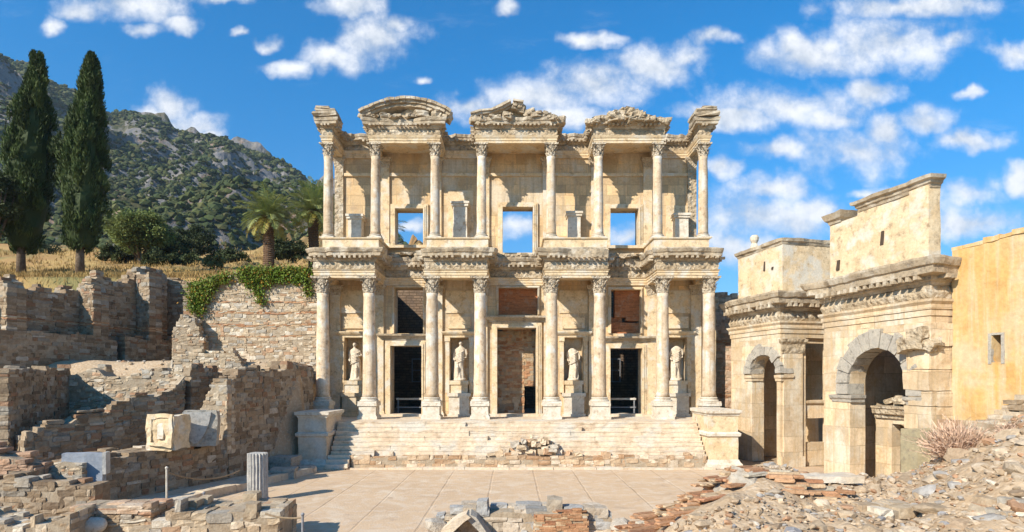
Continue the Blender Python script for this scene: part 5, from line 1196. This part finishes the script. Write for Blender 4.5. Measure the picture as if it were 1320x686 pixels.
tag(MB().box(12.95, 13.95, 18.6, 19.4, .9, 2.45, .12).wear(.035, 2, 6).build('stone_block', OLIVE), 'squared olive grey stone block standing before the right arch of the gate', 'stone block')

# rubble: the biggest stones one by one, the small ones as scree
r = np.random.default_rng(101)
def on_heap(n, ymin, ymax, seed):
    q = np.random.default_rng(seed); P = []
    while len(P) < n:
        y = q.uniform(ymin, ymax); u = q.uniform(.17, .98); x = u*y
        if x > 14.6+.2*max(0, 17-y) or (y > 17.5 and u < .68): continue
        if u < .4 and y > 14.2: continue
        if 4.6 < x < 7.4 and 12.6 < y < 14.4: continue
        if .2 < u < .415 and 12.0 < y: continue
        P.append((x, y))
    P = np.array(P); return np.column_stack([P, height(P[:, 0], P[:, 1])])
P = on_heap(3400, 9.5, 19.5, 5); n = len(P); sz = .03+.085*r.random(n)**2.5; 
V, F, T = rocks(r, P+np.array([0,0,.01]), sz, pick(r, PAL_ROCK, n)); tag(fast('scree', V, F, T, ROCK), 'small broken stones strewn over the rubble heap in the right foreground', 'rubble', kind='stuff')
P = on_heap(170, 9.8, 19.0, 6)
for i, p in enumerate(P):
    s = r.uniform(.12, .26)*(1.5 if r.random() < .15 else 1); v, f, t = rocks(r, [np.array((0,0,0.))], [s], pick(r, PAL_ROCK))
    o = fast('rubble_stone', v, f, t, ROCK); o.location = (p[0], p[1], p[2]-s*.12); tag(o, 'loose broken stone on the rubble heap in the right foreground', 'stone', 'loose stones on the right rubble heap')
masonry('ruined_wall', 'rough masonry remnant high on the rubble at the right edge, below the ochre wall', (12.3, 15.6), (15.4, 16.2), 1.2, [(0,2.3),(.25,2.75),(.5,3.15),(.8,3.5),(1,3.6)], 1.2, .4, .22, PAL_BUFF, (), 95, rough=.08, ragged=.2)
masonry('ruined_wall', 'short low masonry remnant buried in the middle of the right rubble', (6.6, 11.6), (8.8, 11.9), .8, [(0,1.25),(.4,1.5),(.8,1.45),(1,1.2)], .6, .36, .2, PAL_BUFF, (), 96, rough=.08, ragged=.15)
masonry('ruined_wall', 'crumbled masonry remnant in the right foreground, nearest the lower right corner', (8.6, 10.2), (10.6, 10.8), .9, [(0,1.2),(.5,1.55),(1,1.7)], .6, .34, .2, PAL_BUFF, (), 97, rough=.08, ragged=.15)
P = on_heap(34, 10.2, 17.5, 16)
for i, p in enumerate(P):
    s = r.uniform(.26, .46); v, f, t = rocks(r, [np.array((0,0,0.))], [s], pick(r, PAL_ROCK[:4]), (.35, .6))
    o = fast('rubble_boulder', v, f, t, ROCK); o.location = (p[0], p[1], p[2]-s*.16); tag(o, 'large flat broken stone half sunk in the right rubble heap', 'stone', 'large sunken stones on the right rubble heap')
# small stones on ruined left terraces
n = 900; X = r.uniform(-19, -9.5, n); Y = r.uniform(12.5, 30, n); k = X < wall_line(Y)-.4; X, Y = X[k], Y[k]
V, F, T = rocks(r, np.column_stack([X, Y, height(X, Y)]), .04+.10*r.random(len(X))**2, pick(r, PAL_ROCK, len(X))); tag(fast('scree', V, F, T, ROCK), 'small fallen stones on the floors of the ruined rooms at left', 'rubble', kind='stuff')

# ------------------------------------------------------------------ trees and plants
CYP = leaf_mat('cypress_leaf', (.046,.070,.020), (.070,.092,.027), .9, .7, .12)
BROAD = leaf_mat('broad_leaf', (.115,.145,.038), (.17,.19,.055), .5, .6, .25)
DARKL = leaf_mat('dark_leaf', (.045,.06,.022), (.07,.082,.03), .5, .7, .12)
PALML = leaf_mat('palm_leaf', (.21,.26,.085), (.30,.32,.13), .6, .5, .25)
IVYL = leaf_mat('ivy_leaf', (.12,.19,.02), (.19,.23,.035), 1.2, .55, .25)
DRYG = leaf_mat('dry_grass_blade', (.40,.27,.10), (.30,.19,.07), .4, .9, .2)
PINK = leaf_mat('dry_bush_twig', (.66,.46,.33), (.62,.43,.29), 2, .9, .1)
SAGE = leaf_mat('sage_leaf', (.15,.17,.07), (.11,.13,.05), 1, .7, .2)
def trunk_mb(pts, rad, n=10): return MB().tube(pts, rad, n).wear(.05, 2, 3)
def cypress(loc, h, rad, label, seed, lean):
    t = thing('cypress_tree', label, 'tree', loc); r = np.random.default_rng(seed)
    trunk_mb([(0,0,-.3), (0,0,h*.09), (0,0,h*.5)], [.30, .24, .1]).build('trunk', BARK, t, True, local=True)
    prof_t = [0, .05, .12, .24, .38, .55, .72, .86, .95, 1]; prof_r = [.3, .62, .84, 1.0, .98, .80, .55, .33, .16, .02]
    Vs, Fs, Ts = [], [], []; nb = 330; k = 0
    z0 = h*.085
    for b in range(nb):
        tz = r.random()**.9*.93; a = r.uniform(0, 2*np.pi); R0 = rad*np.interp(tz, prof_t, prof_r)*r.uniform(.5, 1.0)*(.58+.85*vnoise(np.array([[math.cos(a)*1.6, math.sin(a)*1.6, tz*11]]), seed+3)[0]); L = h*r.uniform(.06, .13)*(1.2-.4*tz)
        n = 130; s = r.random(n); rr = .42*rad*.55*np.sin(np.pi*np.clip(s*.9+.12, 0, 1))*np.sqrt(r.random(n))*(1-.45*tz); aa = r.uniform(0, 2*np.pi, n); zz = z0+tz*(h-z0)+L*s
        out = R0*(1-.25*s) ; P = np.stack([out*np.cos(a)+rr*np.cos(aa), out*np.sin(a)+rr*np.sin(aa), np.minimum(zz, h)], 1)
        d = np.stack([.45*np.cos(a)+r.normal(0, .35, n), .45*np.sin(a)+r.normal(0, .35, n), 1+0*s], 1)
        V, F, _ = leaves(r, P, d, r.uniform(.2, .42, n), r.uniform(.05, .10, n), None); Vs.append(V); Fs.append(F+k); k += len(V); Ts.append(np.tile(np.ones(3)*r.uniform(.65, 1.5), (n, 1))*r.uniform(.8, 1.2, (n, 1))*np.array([1, 1, 1]))
    # inner mass, so that little sky shows through
    n = 24; zz = np.linspace(.03, .985, 40); V = []
    for q in zz:
        a = np.linspace(0, 2*np.pi, n, endpoint=False); rr = rad*.66*np.interp(q, prof_t, prof_r)*(.75+.5*vnoise(np.stack([np.cos(a)*2, np.sin(a)*2, np.full(n, q*16)], 1), seed)); V.append(np.stack([rr*np.cos(a), rr*np.sin(a), np.full(n, z0+q*(h-z0))], 1))
    F = np.array([(i*n+j, i*n+(j+1)%n, (i+1)*n+(j+1)%n, (i+1)*n+j) for i in range(39) for j in range(n)]); Vs.append(np.concatenate(V)); Fs.append(F+k); Ts.append(np.full((len(F), 3), .7))
    V = np.concatenate(Vs); 
    V[:, 0] += .015*np.maximum(V[:, 2]-2, 0)*np.sin(V[:, 2]*.5+seed)+lean*np.maximum(V[:, 2]-1, 0)/(h-1)
    V = V+np.array(loc)
    fast('crown', V, np.concatenate(Fs), np.concatenate(Ts), CYP, t); return t
p = px(103, 350, 40); cypress((p[0], p[1], p[2]-.1), 15.0, 1.62, 'tall dark cypress, the right one of the two on the terrace', 1, .7)
p = px(27, 350, 40); cypress((p[0]+.0, p[1], p[2]-.1), 15.1, 1.75, 'tall dark cypress leaning slightly right, the left one of the two', 2, 1.15)
def bushy(name, label, loc, rx, rz, m, seed, trunk=.0, nb=60, nl=150, ls=.22, cat='tree', ry=None):
    t = thing(name, label, cat, loc); r = np.random.default_rng(seed); ry = ry or rx; cz = trunk+rz
    if trunk > 0:
        trunk_mb([(0,0,-.3), (.05,0,trunk*.6), (-.05,0,trunk+rz*.5)], [.3, .22, .12]).build('trunk', BARK, t, True, local=True)
        for k in range(4):
            a = r.uniform(0, 6.28); trunk_mb([(0,0,trunk*.6), (rx*.35*math.cos(a), ry*.35*math.sin(a), trunk+rz*.5), (rx*.7*math.cos(a), ry*.7*math.sin(a), cz+rz*.2)], [.12, .08, .03], 6).build('limb', BARK, t, True, local=True)
    Vs, Fs, Ts = [], [], []; k = 0
    for b in range(nb):
        d = r.normal(size=3); d /= np.linalg.norm(d); q = r.random()**.4; c = d*np.array([rx, ry, rz])*q*.82+np.array([0, 0, cz]); c[2] = max(c[2], trunk*.55 if trunk else .1)
        cr = rx*r.uniform(.16, .30); n = nl; o = r.normal(size=(n, 3)); o /= np.linalg.norm(o, axis=1, keepdims=True); P = c+o*(cr*(r.random((n, 1))**.45))*np.array([1.15, 1.15, .75])
        V, F, _ = leaves(r, P, o+r.normal(0, .6, (n, 3)), r.uniform(.6, 1.2, n)*ls, r.uniform(.3, .6, n)*ls, None); Vs.append(V); Fs.append(F+k); k += len(V); Ts.append(np.tile(np.ones(3)*r.uniform(.65, 1.4), (n, 1))*r.uniform(.75, 1.25, (n, 1)))
    fast('crown' if trunk > 0 else 'foliage', np.concatenate(Vs)+np.array(loc), np.concatenate(Fs), np.concatenate(Ts), m, t)
    if trunk <= 0: trunk_mb([(0,0,-.2), (0,0,rz)], [.08, .03], 6).build('stem', BARK, t, True, local=True)
    return t
def gnd(x, y, Y):
    X = (x-660)*Y/750; return (X, Y, float(height(X, Y)))
p = gnd(180, 340, 60); bushy('broadleaf_tree', 'round olive green tree with spreading crown, right of the cypresses', p, 3.5, 2.4, BROAD, 3, 1.3, 130, 170, .30)
p = gnd(-14, 330, 38); bushy('dark_tree', 'dark tree cut off by the left edge, beside the left cypress', p, 2.0, 3.4, DARKL, 4, 1.6, 60, 150, .26)
for i, (x, Y, rx, rz, lab) in enumerate(((222,64,2.5,2.2,'dark evergreen bush just right of the round olive green tree'),(252,68,2.8,2.0,'wide dark evergreen bush in the middle of the row behind the wall'),(288,70,2.7,1.7,'dark low evergreen bush nearest the large palm'),(316,74,2.2,1.5,'small dark bush behind the left side of the large palm'),(150,62,1.9,1.4,'low bush in the dry grass at the foot of the round olive tree'),(204,58,1.7,1.3,'rounded bush under the right side of the round olive tree'),(236,60,2.0,1.5,'bush standing in front of the dark evergreen row'),(300,58,2.0,1.3,'low spreading bush just left of the large palm'),(372,62,2.2,1.9,'dark bush filling the gap between the two palms'),(60,75,2.2,1.6,'bush seen between the two cypresses'))):
    p = gnd(x, 0, Y); bushy('evergreen_bush', lab, (p[0], p[1], p[2]-.3), rx, rz, DARKL, 10+i, 0, 46, 140, .28, 'bush')
p = gnd(276, 0, 46); bushy('grey_shrub', 'pale sage green shrub on the dry bank above the ivy', p, .95, .72, SAGE, 17, 0, 34, 120, .14, 'shrub')
def palm(label, loc, ht, cr, tr, seed, nf=64):
    t = thing('palm_tree', label, 'palm', loc); r = np.random.default_rng(seed)
    zs = np.linspace(-.3, ht, 60); b = MB(); b.tube([(.04*math.sin(z), 0, z) for z in zs], [tr*(1+.12*(i % 2)-.15*(z/ht)+(.22 if z > ht*.8 else 0)) for i, z in enumerate(zs)], 14); b.wear(.05, 4, seed).build('trunk', PALMT, t, local=True)
    Vs, Fs, Ts = [], [], []; k = 0
    for f in range(nf):
        a = f*2.39996+r.uniform(-.15, .15); el = math.radians(np.interp(f/nf, [0, .35, .7, 1], [82, 42, 5, -42]))+r.uniform(-.1, .1); L = cr*r.uniform(.8, 1.08)
        n = 46; s = np.linspace(0.06, 1, n); stalk = .45
        # stem bends down under its weight
        e = el-1.05*s**1.8*(.5+.5*math.cos(el)); ds = L/n; xr = np.cumsum(np.cos(e))*ds; zr = np.cumsum(np.sin(e))*ds
        ca, sa = math.cos(a), math.sin(a); P = np.stack([xr*ca, xr*sa, zr+ht], 1)
        T0 = np.stack([np.cos(e)*ca, np.cos(e)*sa, np.sin(e)], 1); S0 = np.array([-sa, ca, 0])
        ll = L*.26*np.sin(np.pi*np.clip(s*.85+.12, 0, 1))**.7
        for sg in (-1, 1):
            up = np.stack([-np.sin(e)*ca, -np.sin(e)*sa, np.cos(e)], 1); d = S0*sg*.85+T0*.55+up*.22+r.normal(0, .1, (n, 3)); d /= np.linalg.norm(d, axis=1, keepdims=True)
            tip = P+d*ll[:, None]; tip[:, 2] -= ll*.22; w = .026*cr/2.4+.012; mid = (P+tip)/2; mid[:, 2] += ll*.05
            V = np.stack([P-T0*w*.5, mid-T0*w*.7, tip, mid+T0*w*.7], 1).reshape(-1, 3); F = np.arange(n*4).reshape(n, 4); Vs.append(V); Fs.append(F+k); k += len(V)
            Ts.append(np.tile(np.array([1, 1, 1])*(r.uniform(.7, 1.25) if f < nf*.8 else 1)*(np.array([1,1,1]) if f < nf*.86 else np.array([1.6,1.15,.7])), (n, 1)))
        w = .03; V = np.stack([P-S0*w, P+S0*w], 1).reshape(-1, 3); F = np.array([(2*i, 2*i+1, 2*i+3, 2*i+2) for i in range(n-1)]); Vs.append(V); Fs.append(F+k); k += len(V); Ts.append(np.tile(np.array([1.3, 1.2, .8]), (n-1, 1)))
    fast('crown', np.concatenate(Vs)+np.array(loc), np.concatenate(Fs), np.concatenate(Ts), PALML, t)
p = gnd(346, 0, 45); palm('palm with thick brown trunk and round crown, standing free left of the library', p, 16.7-p[2], 2.5, .40, 1)
p = gnd(404, 0, 48); palm('palm half hidden behind the left corner of the library', p, 18.0-p[2], 2.7, .42, 2)
p = (-11.3, 49, 8.0); palm('palm behind the library, only frond tips showing in the left upper window', p, 8.6, 2.5, .4, 3)
# ivy over the tall wall
def ivy(label, pts, n, seed, y0, thick):
    r = np.random.default_rng(seed); c = np.array(pts); i = r.integers(len(c), size=n); P = c[i][:, :3]+r.normal(0, 1, (n, 3))*c[i][:, 3:6]; P[:, 1] = np.minimum(P[:, 1], y0+thick*r.random(n))
    V, F, _ = leaves(r, P, np.stack([r.normal(0, .6, n), -.5+r.normal(0, .3, n), -.8+r.normal(0, .5, n)], 1), r.uniform(.08, .15, n), r.uniform(.06, .11, n), None)
    t = thing('ivy', label, 'climber', (float(c[0, 0]), float(y0), float(c[0, 2]))); z = r.uniform(.6, 1.3, (n, 1)); T = np.where(r.random((n, 1)) < .10, np.array([2.0, .75, .8]), np.ones(3))*z
    fast('leaves', V, F, T, IVYL, t); q = r.choice(len(c), 5)
    for j in q: MB().tube([(c[j, 0], y0-.04, c[j, 2]+.3), (c[j, 0]+.15, y0-.06, c[j, 2]-.1), (c[j, 0], y0-.04, c[j, 2]-.5)], [.025, .02, .01], 5).build('vine_stem', BARK, t)
def ip(x, y, sx=.2, sz=.12, sy=.12): a = px(x, y, 30.9); return (a[0], 30.85, a[2], sx, sy, sz)
ivy('large green ivy curtain draping over the right top of the tall rubble wall', [ip(x, y) for x in range(312, 404, 5) for y in (349, 354)]+[ip(x, 361) for x in range(314, 398, 6)]+[ip(x, y, .14, .16) for x, y in ((322,366),(328,366),(334,368),(330,374),(336,376),(337,383),(338,388),(342,366),(350,364),(396,366),(397,372),(398,378),(384,362))], 7600, 1, 30.88, .5)
ivy('hanging ivy clump on the left shoulder of the tall rubble wall', [ip(x, y, .2, .18) for x, y in ((250,372),(258,369),(266,367),(275,364),(284,361),(292,358),(252,380),(260,378),(268,376),(250,388),(256,390),(262,386),(252,397),(257,400),(270,370))], 4600, 2, 30.8, .5)
# dry grass on the bank
r = np.random.default_rng(33); n = 30000; Y = 35.2+60*r.random(n)**1.7; X = ((r.uniform(-140, 420, n)-660)/750)*Y; k = (X < -10.6) & ~((X > -17.2) & (Y < 32)); X, Y = X[k], Y[k]; keep = fbm(np.stack([X*.4, Y*.25, 0*X], 1), 3, 3) > .34; X, Y = X[keep], Y[keep]; n = len(X)
Z = height(X, Y); L = r.uniform(.18, .5, n)*np.where(Y > 60, 1.4, 1); V, F, _ = leaves(r, np.stack([X, Y, Z+L*.4], 1), np.stack([r.normal(0, .35, n), r.normal(0, .35, n), np.ones(n)], 1), L, r.uniform(.02, .05, n)*np.where(Y > 55, 2.5, 1.3), None)
tag(fast('dry_grass', V, F, r.uniform(.7, 1.25, (n, 1))*np.ones(3), DRYG), 'dry yellow grass growing on the bank below the cypresses', 'grass', kind='stuff')
# dry pink bush on the heap
def dry_bush(label, c, rad, hh, seed, n=1100):
    t = thing('dry_bush', label, 'bush', c); r = np.random.default_rng(seed); Vs, Fs = [], []; k = 0
    for i in range(n):
        a = r.uniform(0, 6.28); el = r.uniform(.25, 1.5); L = rad*r.uniform(.6, 1.1); d = np.array([math.cos(a)*math.cos(el), math.sin(a)*math.cos(el), math.sin(el)*hh/rad]); m = 6
        s = np.linspace(0, 1, m); P = d*(s*L)[:, None]+np.cumsum(r.normal(0, .055, (m, 3)), 0); S0 = np.cross(d, r.normal(size=3)); S0 /= np.linalg.norm(S0); w = .016*(1-.5*s)
        V = np.stack([P-S0*w[:, None], P+S0*w[:, None]], 1).reshape(-1, 3); Vs.append(V); Fs.append(np.array([(2*j, 2*j+1, 2*j+3, 2*j+2) for j in range(m-1)])+k); k += len(V)
    F = np.concatenate(Fs); o = fast('twigs', np.concatenate(Vs)+np.array(c), F, r.uniform(.7, 1.2, (len(F), 1))*np.ones(3), PINK, t)
    MB().tube([(0,0,-.1), (.02,0,.2)], [.05, .03], 6).build('stem', BARK, t, local=True)
x, y = 9.75, 13.2; x = (1232-660)/750*15.2; dry_bush('pinkish dry bush growing on the rubble before the stone block', (x, 15.2, float(height(x, 15.2))-.05), .95, .85, 3)
x = (1300-660)/750*14; dry_bush('small straw coloured dry tuft at the right edge of the rubble', (x, 14, float(height(x, 14))-.05), .4, .4, 4, 160)

# ------------------------------------------------------------------ air between the eye and the mountain
def haze():
    m = bpy.data.materials.new('air'); m.use_nodes = True; nt = m.node_tree; nt.nodes.remove(nt.nodes['Principled BSDF'])
    v = nt.nodes.new('ShaderNodeVolumePrincipled'); v.inputs['Density'].default_value = .00012; v.inputs['Color'].default_value = (.72, .84, 1, 1); v.inputs['Anisotropy'].default_value = .1
    nt.links.new(v.outputs[0], nt.nodes['Material Output'].inputs['Volume'])
    b = MB().box(-4300, 4300, -400, 5300, -8, 480); o = b.build('haze', m); tag(o, 'thin bluish summer haze filling the air', kind='stuff')
haze()
